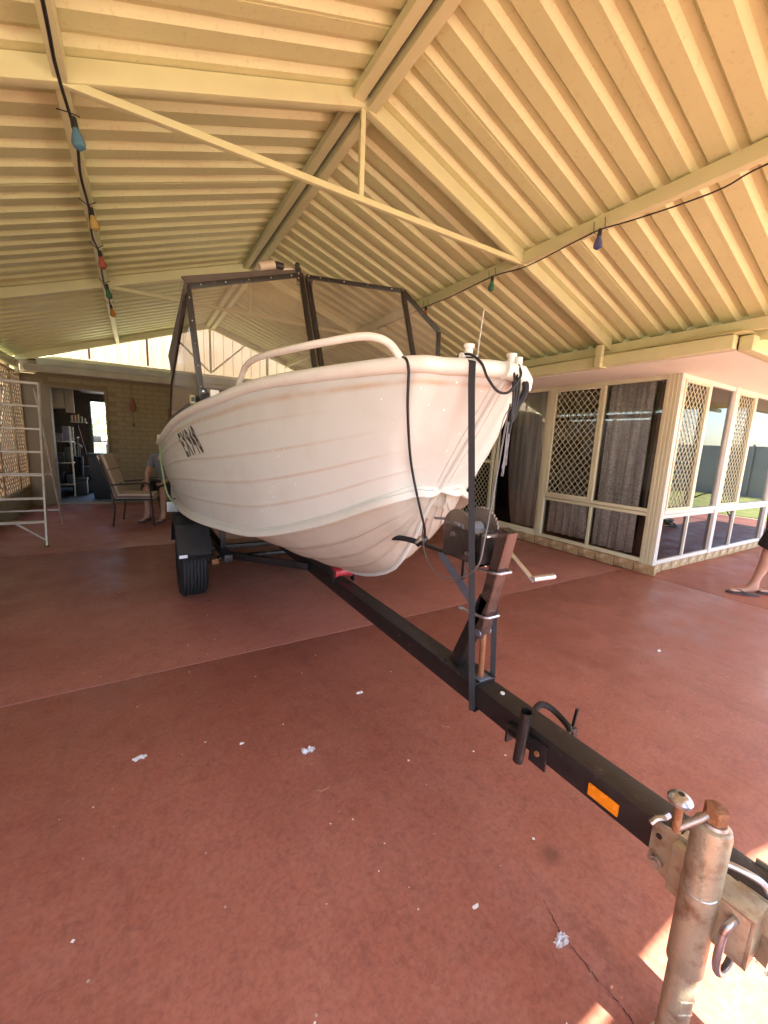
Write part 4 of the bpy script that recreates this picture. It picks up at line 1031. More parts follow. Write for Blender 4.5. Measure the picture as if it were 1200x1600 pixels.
for k, (dx, zz) in enumerate(((0, 1.40), (.012, 1.42), (-.012, 1.44))):
    MB().tube(spline([(1.09+dx, 1.02, 1.632), (1.085+dx, .972, 1.60), (1.085+dx, .965, 1.53), (1.083+dx*.5, .968, 1.47), (1.082, .975, zz)], 5), .0042, 6).build('rope_loop', M['cord'], rb, smooth=True)
MB().tube(spline([(1.11, 1.0, 1.60), (1.13, .97, 1.57), (1.132, .972, 1.53), (1.11, .975, 1.50), (1.09, .98, 1.44)], 5), [.012]*20+[.006], 8).build('webbing', M['web'], rb, smooth=True)
random.seed(9)
for k in range(9):
    x = 1.083+random.uniform(-.006, .008)
    MB().tube(spline([(x, .982, 1.44), (x+random.uniform(-.008, .008), .98, 1.38), (x+random.uniform(-.014, .014), .985, 1.30-random.random()*.05)], 4), .0014, 4).build('frayed_strand', M['grey'], rb)
cable('winch_cable', [(1.085, .985, 1.50), (1.07, .982, 1.437), (1.03, .960, 1.309), (1.0, .950, 1.159), (.98, .945, 1.057), (.965, .955, .95), (.96, 1.05, .879), (.965, 1.155, .862), (.985, 1.258, .892), (1.03, 1.352, .95), (1.07, 1.41, 1.0)], .0030, M['cableg'], 'thin grey wire looping from the stem head below the winch', 'cable')
cable('string', [(1.08, .975, 1.49), (1.03, .96, 1.44), (1.0, .952, 1.3), (1.0, .95, 1.09), (1.04, .95, 1.06)], .0014, M['cord'], 'fine dark string hanging from the stem head to the winch post', 'string', 3)
stp = empty('tie_down_strap', (1.03, 1.0, 1), 'flat black ratchet strap from the bow bollard down around the drawbar', 'strap')
def ribbon(pts, w_, n, wd=(1, 0, 0)):
    mb = MB(); wdv = Vector(wd).normalized()*w_/2
    for a, b in zip(pts[:-1], pts[1:]):
        a, b = Vector(a), Vector(b); d = (b-a).normalized(); nn = d.cross(wdv).normalized()*.0012
        mb.add([a-wdv-nn, a+wdv-nn, a+wdv+nn, a-wdv+nn, b-wdv-nn, b+wdv-nn, b+wdv+nn, b-wdv+nn], [(0, 3, 2, 1), (4, 5, 6, 7), (0, 1, 5, 4), (1, 2, 6, 5), (2, 3, 7, 6), (3, 0, 4, 7)])
    return mb.build(n, M['web'], stp)
wdir = (.82, -.57, 0)
ribbon([(.985, 1.11, 1.650), (.968, 1.075, 1.648), (.955, 1.045, 1.625), (.950, 1.036, 1.555), (1.028, .986, .40), (1.030, .984, .37)], .0225, 'strap_webbing', wdir)
ribbon([(1.130, 1.02, .88), (1.142, 1.0, .48), (1.142, .998, .37)], .020, 'strap_webbing', wdir)
ribbon([(1.03, .984, .37), (1.142, .998, .37)], .026, 'strap_webbing', (0, 1, 0))

# ------------------------------------------------------------------ trailer
tr = empty('boat_trailer', (XC, 2.5, 0), 'black box section boat trailer with winch post under the boat', 'trailer')
def T(mb, n, m, par=None, **k): return mb.build(n, m, par or tr, **k)
TB, TT = .378, .466
T(MB().box(XC-.046, XC+.044, .12, 4.15, TB, TT), 'drawbar', M['black'], bevel=.007)
for y, z in ((3.80, .375), (5.15, .375)):
    T(MB().box(XC-.62, XC+.62, y-.03, y+.03, z-.045, z+.0), 'cross_member', M['black'], bevel=.005)
for s in (-1, 1):
    T(MB().box(*sorted((XC+s*.56, XC+s*.50)), 3.2, 5.9, .380, .44), 'side_rail', M['black'], bevel=.005)
    T(MB().bar((XC+s*.04, 2.75, .42), (XC+s*.53, 3.35, .41), .05, .05), 'side_rail', M['black'], bevel=.005)
    T(MB().box(XC+s*.53-.02, XC+s*.53+.02, 3.42, 3.46, .44, .74), 'bunk_post', M['black'], bevel=.003)
    T(MB().box(XC+s*.53-.04, XC+s*.53+.04, 3.2, 5.6, .70, .745) if 0 else MB().box(XC+s*.45-.04, XC+s*.45+.04, 3.3, 5.6, .60, .64), 'bunk', M['rubber'], bevel=.006)
    xw = XC+s*.75
    # wheel
    w0, w1 = xw-.105, xw+.105
    prof = [(.155, w0+.02), (.20, w0), (.25, w0+.002), (.275, w0+.018)]
    prof_c = []
    rows = [(r, x) for r, x in prof]
    gr = []
    for k in range(7):
        a = w0+.022+k*(w1-w0-.044)/6.6
        gr += [(.283, a), (.283, a+.016), (.268, a+.017), (.268, a+.025)]
    rows += gr[:-1]+[(.275, w1-.018), (.25, w1-.002), (.20, w1), (.155, w1-.02)]
    mb = MB(); vs = []; fs = []; S_ = 48
    for r, x in rows:
        for k in range(S_): a = 2*math.pi*k/S_; vs.append((x, 3.68+r*math.cos(a), .284+r*math.sin(a)))
    for i in range(len(rows)-1):
        for k in range(S_): k2 = (k+1) % S_; fs.append((i*S_+k, i*S_+k2, (i+1)*S_+k2, (i+1)*S_+k))
    mb.add(vs, fs); wh = T(mb, 'tyre', M['rubber'], smooth=True, ang=35)
    rm = MB().cyl((w0+.03, 3.68, .284), (w1-.03, 3.68, .284), .157, 32).cyl((xw-s*-.0-.03, 3.68, .284), (xw+.03, 3.68, .284), .05, 20)
    rm.cyl((w0+.022, 3.68, .284), (w0+.03, 3.68, .284), .165, 32)
    T(rm, 'rim', M['zinc'], wh, smooth=True)
    # mudguard
    g0, g1 = xw-.125, xw+.125
    pg = [(3.33, .40), (3.36, .42), (3.50, .64), (3.60, .695), (3.78, .70), (3.88, .655), (4.03, .44), (4.05, .40)]
    poly = [(y, z) for y, z in pg]; inn = [(y+(.006 if y < 3.68 else -.006), z-.008) for y, z in pg][::-1]
    ms = MB()
    for (a, b), (c, d) in zip(list(zip(pg[:-1], pg[1:])), list(zip(pg[:-1], pg[1:]))):
        pass
    for i in range(len(pg)-1):
        (ya, za), (yb, zb) = pg[i], pg[i+1]
        nn = Vector((0, -(zb-za), yb-ya)).normalized()*.006
        ms.add([(g0, ya, za), (g1, ya, za), (g1, yb, zb), (g0, yb, zb), (g0, ya-nn.y, za-nn.z), (g1, ya-nn.y, za-nn.z), (g1, yb-nn.y, zb-nn.z), (g0, yb-nn.y, zb-nn.z)], [(0, 1, 2, 3), (7, 6, 5, 4), (0, 4, 5, 1), (2, 6, 7, 3), (0, 3, 7, 4), (1, 5, 6, 2)])
    for g in (g0, g1-.004):
        ms.prism([(g, y, z) for y, z in pg]+[(g, 3.98, .44), (g, 3.86, .60), (g, 3.68, .63), (g, 3.52, .60), (g, 3.39, .42)][0:], (.004, 0, 0))
    mgd = T(ms, 'mudguard', M['plastic'], smooth=True, ang=30)
    if s < 0: T(MB().box(g0+.012, g0+.068, 3.333, 3.339, .412, .436), 'marker_sticker', mat('sticker', (.62, .66, .72), .3), mgd)
    T(MB().cyl((XC+s*.55, 3.68, .284), (xw, 3.68, .284), .03, 12), 'stub_axle', M['black'])
    T(MB().box(*sorted((XC+s*.565, XC+s*.615)), 3.45, 4.0, .30, .345), 'spring', M['rust'], bevel=.004)
T(MB().cyl((XC-.6, 3.68, .284), (XC+.6, 3.68, .284), .026, 12), 'axle', M['black'])
pn = T(MB().box(.205, .305, 4.30, 4.304, .615, .71), 'light_board', mat('pale_board', (.50, .52, .55), .4), bevel=.001)
T(MB().bar((.265, 4.2, .76), (.30, 4.2, .64), .022, .004, (0, 1, 0)), 'board_strap', M['web'])
# rollers
def roller(y, zt, r, hw, m):
    br = T(MB().box(XC-hw-.012, XC-hw-.008, y-.025, y+.025, TT-.01, zt-.02).box(XC+hw+.008, XC+hw+.012, y-.025, y+.025, TT-.01, zt-.02), 'roller_bracket', M['black'])
    T(MB().tube([(XC-hw, y, zt-r), (XC-hw+.012, y, zt-r), (XC-hw+.02, y, zt-r), (XC, y, zt-r), (XC+hw-.02, y, zt-r), (XC+hw-.012, y, zt-r), (XC+hw, y, zt-r)], [r, r, r*.82, r*.74, r*.82, r, r], 20), 'roller', m, br, smooth=True)
roller(2.26, .560, .036, .062, M['red_roller'])
for y in (3.2, 3.95): roller(y, .542, .035, .06, M['red_roller'])
# winch post: base plate, lower tube, upper tube, brace
T(MB().box(XC-.060, XC+.056, .985, 1.185, TT+.001, TT+.009), 'base_plate', M['black'], bevel=.002)
for dx in (-.045, .045):
    for y in (1.0, 1.168): T(MB().cyl((XC+dx-.002, y, TT+.009), (XC+dx-.002, y, TT+.017), .008, 6), 'bolt', M['black'])
T(MB().bar((XC, 1.145, TT+.01), (XC, 1.010, .80), .05, .05, (0, 1, 0), .004), 'post_tube', M['black'])
up_ = T(MB().bar((XC, 1.035, .640), (XC, .945, 1.068), .05, .05, (0, 1, 0), .004), 'post_tube', M['post_reflect'])
# hollow mouth
T(MB().bar((XC, .9445, 1.0685), (XC, .9440, 1.0702), .040, .040, (0, 1, 0)), 'tube_mouth', M['black'], up_)
T(MB().tube([(XC, 1.018, .655), (XC, 1.016, .650), (XC, 1.012, TT+.01)], .011, 10), 'brace_strut', M['rust'], smooth=True)
T(MB().cyl((XC-.03, 1.02, .66), (XC+.03, 1.02, .66), .014, 12), 'pivot_bolt', M['bluegrey'], smooth=True)
T(MB().box(XC-.03, XC+.03, .985, 1.03, TT+.0095, TT+.014), 'weld_plate', M['bluegrey'], bevel=.002)
def ubolt(z, y, dy=.036, r=.0055):
    q = [(XC-.036, y+.10, z-.01), (XC-.036, y-.0, z-.004), (XC-.034, y-dy, z), (XC-.026, y-dy-.010, z+.001), (XC+.026, y-dy-.010, z+.001), (XC+.034, y-dy, z), (XC+.036, y, z-.004), (XC+.036, y+.10, z-.01)]
    T(MB().tube(q, r, 8), 'u_bolt', M['zincclean'], smooth=True)
    for s in (-1, 1): T(MB().cyl((XC+s*.036, y+.085, z-.009), (XC+s*.036, y+.097, z-.010), .010, 6), 'nut', M['zincclean'])
ubolt(.915, .985); ubolt(.735, 1.022)
# winch
wn = T(MB().box(XC-.075, XC-.070, 1.03, 1.20, .935, 1.050), 'winch_frame', M['wplate'], bevel=.003)
T(MB().box(XC+.045, XC+.050, .99, 1.19, .94, 1.05), 'side_plate', M['wplate'], wn, bevel=.002)
T(MB().box(XC-.07, XC+.048, 1.0, 1.012, .93, 1.05), 'front_plate', M['black'], wn)
T(MB().box(XC-.07, XC+.048, 1.0, 1.20, .930, .938), 'base', M['black'], wn)
T(MB().box(XC-.07, XC+.03, .975, 1.10, 1.040, 1.048), 'top_plate', M['zincclean'], wn, bevel=.002)
T(MB().cyl((XC-.066, 1.135, 1.035), (XC-.061, 1.135, 1.035), .082, 40), 'drum_flange', M['wdisc'], wn, smooth=True)
gear = MB(); 
for k in range(36):
    a = 2*math.pi*k/36; c, s_ = math.cos(a), math.sin(a)
    gear.box(XC+.020, XC+.028, 1.095+c*.084-.0035, 1.095+c*.084+.0035, 1.040+s_*.084-.0035, 1.040+s_*.084+.0035)
gear.cyl((XC+.020, 1.095, 1.040), (XC+.028, 1.095, 1.040), .083, 40)
T(gear, 'gear_wheel', M['wdisc'], wn, smooth=True)
T(MB().cyl((XC-.061, 1.125, 1.035), (XC+.020, 1.10, 1.038), .035, 20), 'drum', M['grey'], wn, smooth=True)
T(MB().cyl((XC-.083, 1.145, 1.02), (XC-.075, 1.145, 1.02), .010, 8), 'axle_nut', M['zincclean'], wn)
T(MB().cyl((XC-.082, 1.06, .965), (XC-.075, 1.06, .965), .009, 8), 'bolt', M['zincclean'], wn)
T(MB().tube([(XC+.05, 1.03, .975), (1.19, 1.015, .955)], .009, 10), 'crank_shaft', M['zinc'], wn, smooth=True)
ck = T(MB().bar((1.19, 1.022, .966), (1.205, .905, .878), .006, .024, (1, 0, 0)), 'crank_arm', M['zincclean'], wn, bevel=.002)
T(MB().tube([(1.205, .912, .886), (1.30, .895, .889)], .0125, 14), 'crank_handle', M['zincclean'], wn, smooth=True)
# bow stop: rubber covered arm and its brackets
T(MB().tube(spline([(.972, 1.60, .90), (.985, 1.54, .918), (1.005, 1.45, .932), (1.03, 1.37, .93)], 5), .0125, 12), 'bow_stop', M['rubber'], smooth=True)
T(MB().tube([(1.03, 1.37, .93), (1.055, 1.23, .922), (XC, 1.10, .935)], .0095, 10), 'stop_arm', M['black'], smooth=True)
T(MB().prism([(1.045, 1.275, .920), (1.045, 1.255, .895), (1.045, 1.075, .77), (1.045, 1.035, .755), (1.045, 1.03, .79), (1.045, 1.16, .875), (1.045, 1.24, .925)], (.006, 0, 0)), 'gusset_plate', M['bluegrey'], bevel=.001)
T(MB().box(1.046, 1.058, 1.105, 1.118, .845, .935), 'strut', M['black'])
T(MB().tube([(1.0, 1.36, .935), (1.04, 1.375, .95), (1.075, 1.40, .985), (1.075, 1.39, 1.03)], .006, 8).ball((1.06, 1.385, .965), .013, 8).ball((1.035, 1.375, .945), .015, 8), 'shackle', M['zinc'], smooth=True)
T(MB().cyl((1.02, 1.38, .925), (1.07, 1.385, .945), .017, 10), 'clamp', M['black'], smooth=True)
T(MB().tube(spline([(1.02, 1.12, 1.06), (1.04, 1.2, 1.065), (1.07, 1.33, 1.045)], 4), .006, 6), 'winch_strap_end', M['grey'], smooth=True)
# eye plate on the stem
# spare wheel carrier: pipe socket, u-bolt and clamp through the drawbar
T(MB().tube([(.995, .722, .545), (.995, .735, .362)], [.0165, .0165], 20, cap=False).tube([(.995, .722, .545), (.995, .735, .362)], [.0135, .0135], 20, cap=False), 'pipe_socket', M['black'], smooth=True)
T(MB().box(1.012, 1.044, .715, .80, .43, .437).box(1.012, 1.044, .800, .808, .375, .437), 'socket_bracket', M['black'])
T(MB().box(1.036, 1.0435, .665, .728, .355, .442), 'bracket_plate', M['black'], bevel=.002)
T(MB().cyl((1.030, .697, .40), (1.036, .697, .40), .009, 8), 'bolt', M['rust'])
T(MB().tube(spline([(1.137, .80, .44), (1.165, .80, .462), (1.19, .785, .462), (1.20, .75, .45), (1.19, .70, .44), (1.165, .675, .44)], 4), .011, 8), 'carrier_clamp', M['black'], smooth=True)
T(MB().box(1.138, 1.20, .672, .680, .395, .448), 'clamp_plate', M['black'], bevel=.002)
T(MB().cyl((1.215, .700, .405), (1.215, .690, .50), .0062, 10), 'threaded_rod', M['black'], smooth=True)
T(MB().box(1.19, 1.22, .685, .705, .395, .402), 'clamp_foot', M['black'])
# amber reflector, washers
rf = T(MB().box(1.0375, 1.0435, .445, .530, .397, .434), 'reflector', M['orange'], bevel=.003)
T(MB().cyl((XC+.006, .905, TT), (XC+.006, .905, TT+.004), .008, 12), 'washer', M['plasticw'])

# ------------------------------------------------------------------ jockey stand clamped to the drawbar
jk = empty('jockey_stand', (.965, .24, 0), 'rusty zinc jockey stand with crank clamped to the drawbar end', 'jockey stand')
def J(mb, n, m, par=None, **k): return mb.build(n, m, par or jk, **k)
jx, jy = .965, .238
col_ = J(MB().tube([(jx, jy, .248), (jx, jy, .262), (jx, jy, .600), (jx, jy, .612), (jx, jy, .617)], [.026, .0335, .0335, .031, .024], 36), 'outer_tube', M['brass'], smooth=True)
J(MB().tube([(jx, jy, .03), (jx, jy, .262)], .0275, 32), 'inner_tube', M['brass'], smooth=True)
J(MB().tube([(jx, jy, .612), (jx, jy, .623)], [.026, .022], 28), 'top_washer', M['zinc'], smooth=True)
J(MB().cyl((jx, jy, .002), (jx, jy, .03), .042, 28, .036), 'foot_plate', M['zinc'], smooth=True)
for k in range(3):
    z = .19-.035*k
    J(MB().tube([(jx+.0272*math.cos(a), jy+.0272*math.sin(a), z+.006*math.cos(3*a)) for a in [R(-150+q*12) for q in range(11)]], .0022, 5), 'weld_mark', M['brass'], smooth=True)
cap = J(MB().cyl((jx, jy, .623), (jx, jy, .655), .021, 6), 'crank_nut', M['rust'], bevel=.002)
J(MB().cyl((jx, jy, .617), (jx, jy, .627), .016, 20), 'nut_collar', M['rust'], smooth=True)
J(MB().tube(spline([(jx-.012, jy+.008, .636), (.94, .252, .628), (.915, .272, .604), (.908, .279, .594)], 5), .0072, 12), 'crank_arm', M['zinc'], smooth=True)
J(MB().tube([(.909, .278, .590), (.909, .279, .600), (.909, .281, .655)], [.0085, .0078, .0078], 12), 'grip_pin', M['rust'], smooth=True)
kn = J(MB().tube([(.909, .281, .650), (.909, .281, .655), (.909, .281, .663), (.909, .281, .670), (.909, .281, .674)], [.012, .021, .0225, .017, .008], 24), 'knob', M['zincclean'], smooth=True)
J(MB().cyl((.909, .281, .6735), (.909, .281, .6750), .006, 12), 'knob_hole', M['black'], kn)
# seam and spatter on the tube
random.seed(6)
sp = MB()
for k in range(220):
    z = random.uniform(.455, .595); a = R(random.gauss(-170-12*(z-.52)/.07, 3.5)); sp.ball((jx+.0330*math.cos(a), jy+.0330*math.sin(a), z), random.uniform(.0008, .0026), 5)
o = J(sp, 'weld_spatter', M['brass']); o['kind'] = 'stuff'
J(MB().tube([(jx+.0336*math.cos(a), jy+.0336*math.sin(a), .478-.020*math.cos((a-R(-175))*.9)) for a in [R(-230+q*8) for q in range(16)]], .0016, 5), 'weld_seam', M['zincclean'], smooth=True)
# clamp plate between column and drawbar (upper left), with holes and a bolt
J(MB().prism([(1.0, .352, .500), (1.0, .285, .512), (1.0, .262, .505), (1.0, .262, .372), (1.0, .285, .366), (1.0, .352, .392)], (.006, 0, 0)), 'clamp_plate', M['brass'], bevel=.0015)
for (y, z, r) in ((.335, .470, .0062),): J(MB().cyl((.9975, y, z), (1.0, y, z), r, 14), 'hole', M['black'])
J(MB().cyl((.990, .330, .408), (1.0, .330, .408), .013, 12).cyl((.984, .330, .408), (.990, .330, .408), .008, 6), 'bolt', M['zinc'])
J(MB().tube([(.992, .352, .495), (1.0, .345, .510), (1.01, .335, .515), (1.03, .335, .512)], .007, 8), 'locking_pin', M['zincclean'], smooth=True)
J(MB().box(.975, 1.044, .262, .30, .38, .50), 'mount_block', M['brass'], bevel=.003)
# channel bracket on the near side and its u-bolt
ch = J(MB().box(jx+.005, jx+.072, .150, .156, .355, .470).box(jx+.005, jx+.011, .156, .215, .355, .470).box(jx+.066, jx+.072, .156, .215, .355, .470).box(jx+.005, jx+.072, .150, .26, .466, .472), 'channel_bracket', M['brass'], bevel=.0012)
J(MB().tube(spline([(1.005, .178, .448), (.975, .178, .447), (.955, .182, .440), (.948, .186, .42), (.946, .187, .37), (.948, .186, .335), (.957, .182, .318), (.98, .178, .318), (1.008, .178, .330)], 5), .0072, 12), 'u_bolt', M['zincclean'], smooth=True)
J(MB().tube(spline([(.992, .262, .500), (1.02, .222, .505), (1.04, .185, .502), (1.052, .165, .492), (1.056, .155, .475)], 5), .0072, 12), 'u_bolt', M['zincclean'], smooth=True)
J(MB().tube([(1.060+.008*math.cos(a), .142, .462+.011*math.sin(a)) for a in [R(q*24) for q in range(15)]], .0014, 5, closed=True), 'split_ring', M['black'], smooth=True)
# tow coupling on the end of the drawbar
tc_ = empty('tow_coupling', (1.09, .1, .42), 'gold zinc tow coupling on the front end of the drawbar', 'coupling')
tc_.parent = None
def Kp(mb, n, m, **k): return mb.build(n, m, tc_, **k)
Kp(MB().prism([(1.038, .20, .470), (1.038, .20, .352), (1.038, .165, .335), (1.038, .02, .315), (1.038, -.06, .36), (1.038, -.06, .44), (1.038, .06, .48)], (.006, 0, 0)), 'cheek_plate', M['brass'], bevel=.0015)
Kp(MB().prism([(1.138, .20, .470), (1.138, .20, .352), (1.138, .165, .335), (1.138, .02, .315), (1.138, -.06, .36), (1.138, -.06, .44), (1.138, .06, .48)], (.006, 0, 0)), 'cheek_plate', M['brass'], bevel=.0015)
Kp(MB().box(1.044, 1.138, -.06, .118, .455, .470), 'top_plate', M['brass'], bevel=.002)
Kp(MB().box(1.031, 1.038, .168, .200, .345, .468), 'stiffener', M['brass'], bevel=.003)
Kp(MB().ball((1.09, -.10, .42), .052, 16), 'ball_socket', M['brass'], smooth=True)
Kp(MB().tube(spline([(1.09, .0, .47), (1.09, -.02, .52), (1.09, -.08, .54)], 4), .010, 10), 'latch_handle', M['zincclean'], smooth=True)
for k in range(5): Kp(MB().tube([(1.022+.02*math.cos(a), .112+.004*k, .362+.018*math.sin(a)) for a in [R(q*24) for q in range(15)]], .0022, 5, closed=True), 'spring_coil', M['plasticw'], smooth=True)

# ------------------------------------------------------------------ step ladder
ld = empty('step_ladder', (-1.15, 6.3, 0), 'grey aluminium step ladder opened beside the lattice', 'ladder')
def lp(u, t, rear=False):    # u across -1..1, t height 0..1
    hw = .40-.235*t*.93 if not rear else .36-.22*t
    y = 5.88+.52*t if not rear else 7.20-.78*t
    xc = -1.36+.20*t if not rear else -1.34+.17*t
    return Vector((xc+u*hw, y, 1.86*t+.012))
for s in (-1, 1):
    MB().bar(lp(s, 0), lp(s, 1), .022, .055, (0, 1, 0), .003).build('side_rail', M['alu'], ld)
    MB().bar(lp(s, 0, 1), lp(s, .97, 1), .018, .035, (0, 1, 0), .002).build('rear_leg', M['alu'], ld)
    MB().ball(lp(s, 0)+Vector((0, 0, .0)), .02, 8, (1, 1.4, .6)).build('rubber_foot', M['rubber'], ld)
for k in range(7):
    t = .145+.142*k; a, b = lp(-1, t), lp(1, t)
    MB().bar(a, b, .075, .022, (0, 0, 1), .003).build('step', M['alu'], ld)
for s in (-1, 1): MB().bar(lp(s, .03), lp(s*.25, .145), .016, .02, (0, 1, 0)).build('brace', M['alu'], ld)
for t in (.12, .4): MB().bar(lp(-1, t, 1), lp(1, t, 1), .014, .02).build('rear_brace', M['alu'], ld)
for s in (-1, 1): MB().bar(lp(s, .42), lp(s, .42, 1), .006, .02).build('spreader', M['alu'], ld)
MB().box(-1.34, -.98, 6.36, 6.50, 1.865, 1.885).build('top_cap', M['alu'], ld, bevel=.004)

# ------------------------------------------------------------------ outdoor chairs
cush = bpy.data.materials.new('striped_cushion'); cush.use_nodes = True
nt = cush.node_tree; b = nt.nodes['Principled BSDF']; b.inputs['Roughness'].default_value = .9
tc = N(nt, 'ShaderNodeTexCoord'); sx = N(nt, 'ShaderNodeSeparateXYZ'); nt.links.new(tc.outputs['Object'], sx.inputs[0])
ml = N(nt, 'ShaderNodeMath', operation='MULTIPLY'); ml.inputs[1].default_value = 92; nt.links.new(sx.outputs['Y'], ml.inputs[0])
sn = N(nt, 'ShaderNodeMath', operation='SINE'); nt.links.new(ml.outputs[0], sn.inputs[0])
rp = N(nt, 'ShaderNodeMapRange'); rp.inputs[1].default_value = .3; rp.inputs[2].default_value = .6; nt.links.new(sn.outputs[0], rp.inputs[0])
mx = N(nt, 'ShaderNodeMix', data_type='RGBA'); mx.inputs[6].default_value = (.62, .52, .42, 1); mx.inputs[7].default_value = (.22, .14, .11, 1); nt.links.new(rp.outputs[0], mx.inputs[0]); nt.links.new(mx.outputs[2], b.inputs['Base Color'])
def chair(loc, rz, label, cushion=True):
    r = empty('garden_chair', loc, label, 'chair', 'garden chairs by the garage door', rz)
    def P_(mb, n, m, par=None, **k):
        o = mb.build(n, m, None, **k); o.parent = par or r; return o
    # faces +X locally, seat height .42
    for s in (-1, 1):
        P_(MB().tube(spline([(-.25, s*.27, .0), (-.22, s*.27, .38), (-.36, s*.27, .95)], 5), .012, 8), 'leg', M['black'], smooth=True)
        P_(MB().tube(spline([(.27, s*.27, .0), (.25, s*.27, .38), (.23, s*.27, .60), (.15, s*.27, .63), (-.25, s*.27, .60)], 5), .012, 8), 'leg', M['black'], smooth=True)
    P_(MB().box(-.24, .27, -.26, .26, .375, .39), 'seat_frame', M['black'])
    P_(MB().tube([(-.36, -.27, .95), (-.36, .27, .95)], .012, 8), 'back_rail', M['black'], smooth=True)
    if cushion:
        mb = MB()
        mb.bar((-.19, 0, .43), (-.30, 0, .80), .50, .085, (1, 0, 0), .03)
        P_(mb, 'back_cushion', cush, bevel=.02)
        P_(MB().bar((-.303, 0, .81), (-.37, 0, 1.02), .50, .09, (1, 0, 0), .035), 'head_cushion', cush, bevel=.02)
        mb = MB().bar((-.22, 0, .43), (.28, 0, .43), .50, .075, (0, 0, 1), .025)
        P_(mb, 'seat_cushion', cush, bevel=.018)
        P_(MB().tube([(-.235, -.26, .60), (-.18, 0, .60), (-.235, .26, .60)], .006, 6), 'cushion_tie', M['cord'])
    else: P_(MB().box(-.36, -.33, -.25, .25, .5, .94).box(-.22, .25, -.25, .25, .39, .40), 'sling', M['grey'], bevel=.004)
    return r
chair((-.06, 7.05, 0), R(-12), 'garden chair with striped padded cushion beside the garage doorway')
chair((.42, 7.60, 0), R(-118), 'bare black framed garden chair with a person sitting in it', False)

# ------------------------------------------------------------------ people
def skin_body(name, V, E, rad, m, parent, sub=2, root=0):
    me = bpy.data.meshes.new(name); me.from_pydata([tuple(v) for v in V], E, []); me.update()
    o = bpy.data.objects.new(name, me); col.objects.link(o); me.materials.append(m)
    if not me.skin_vertices: 
        bm = bmesh.new(); bm.from_mesh(me); bm.verts.layers.skin.verify(); bm.to_mesh(me); bm.free()
    for i, r in enumerate(rad):
        sv = me.skin_vertices[0].data[i]; sv.radius = (r, r) if not hasattr(r, '__len__') else r
        sv.use_root = (i == root)
    sk = o.modifiers.new('skin', 'SKIN'); sk.use_smooth_shade = True
    sb = o.modifiers.new('sub', 'SUBSURF'); sb.levels = sb.render_levels = sub
    o.parent = parent; o.location = -Vector(parent.location)
    return o
def hand(par, wrist, d, side_, m):
    """palm, four curled fingers of different length and a thumb; d = finger direction, side_ = thumb side"""
    d = Vector(d).normalized(); s = Vector(side_).normalized(); n = d.cross(s).normalized()
    w_ = Vector(wrist)
    V = [w_, w_+d*.045, w_+d*.085]; Rr = [.024, (.034, .018), (.036, .016)]; E_ = [(0, 1), (1, 2)]
    for k, (o_, L_) in enumerate(((-.030, .062), (-.010, .074), (.010, .079), (.030, .070))):
        b = len(V); base = w_+d*.085+s*o_*1.0
        V += [base, base+d*L_*.5+n*.008, base+d*L_*.85+n*.028]; Rr += [.0105, .009, .0075]; E_ += [(2, b), (b, b+1), (b+1, b+2)]
    b = len(V); V += [w_+d*.03+s*.036, w_+d*.055+s*.058+n*.01, w_+d*.082+s*.064+n*.02]; Rr += [.013, .0115, .009]; E_ += [(1, b), (b, b+1), (b+1, b+2)]
    return V, E_, Rr
def head(par, c, f, m, hairm, z=.115):
    """c centre, f facing (unit, horizontal)"""
    f = Vector(f).normalized(); u = Vector((0, 0, 1)); s = f.cross(u).normalized(); c = Vector(c)
    bm = bmesh.new(); bmesh.ops.create_uvsphere(bm, u_segments=28, v_segments=20, radius=1)
    for v in bm.verts:
        x, y, zz = v.co
        px = x*.073*(1-.12*max(0, -zz)); py = y*.093; pz = zz*.118
        if y > 0:                                   # face side
            if abs(x) < .22 and -.32 < zz < .12: py += .020*(1-abs(x)/.22)*(1-abs(zz+.14)/.26)     # nose
            if .0 < zz < .22 and .2 < abs(x) < .6: py -= .008                                     # eye sockets
            if -.52 < zz < -.42 and abs(x) < .35: py -= .004
            if zz < -.6: py += .012
        v.co = c+s*px+f*py+u*pz
    me = bpy.data.meshes.new('head'); bm.to_mesh(me); bm.free(); me.materials.append(m); me.shade_smooth()
    o = bpy.data.objects.new('head', me); col.objects.link(o); o.parent = par; o.location = -Vector(par.location)
    hb = MB()
    bmh = bmesh.new(); bmesh.ops.create_uvsphere(bmh, u_segments=24, v_segments=18, radius=1)
    dl = [v for v in bmh.verts if (v.co.y > .35 and v.co.z < .45) or v.co.z < -.35]
    bmesh.ops.delete(bmh, geom=dl, context='VERTS')
    for v in bmh.verts: x, y, zz = v.co; v.co = c+s*x*.080+f*(y*.099-.004)+u*(zz*.124+.004)
    me = bpy.data.meshes.new('hair'); bmh.to_mesh(me); bmh.free(); me.materials.append(hairm); me.shade_smooth()
    h = bpy.data.objects.new('hair', me); col.objects.link(h); h.parent = o
    for q in (-1, 1):
        e_ = MB().ball(c+s*q*.030+f*.080+u*.012, .011, 8).build('eye', M['plasticw'], None, smooth=True); e_.parent = o
        e2 = MB().ball(c+s*q*.030+f*.089+u*.012, .005, 6).build('pupil', M['cord'], None); e2.parent = o
        ea = MB().ball(c+s*q*.076-f*.005, .025, 8, (.5, .8, 1.2)).build('ear', m, None, smooth=True); ea.parent = o
    mo = MB().tube([c+f*.088-u*.055-s*.02, c+f*.092-u*.056, c+f*.088-u*.055+s*.02], .004, 6).build('mouth', M['redbroom'], None); mo.parent = o
    return o
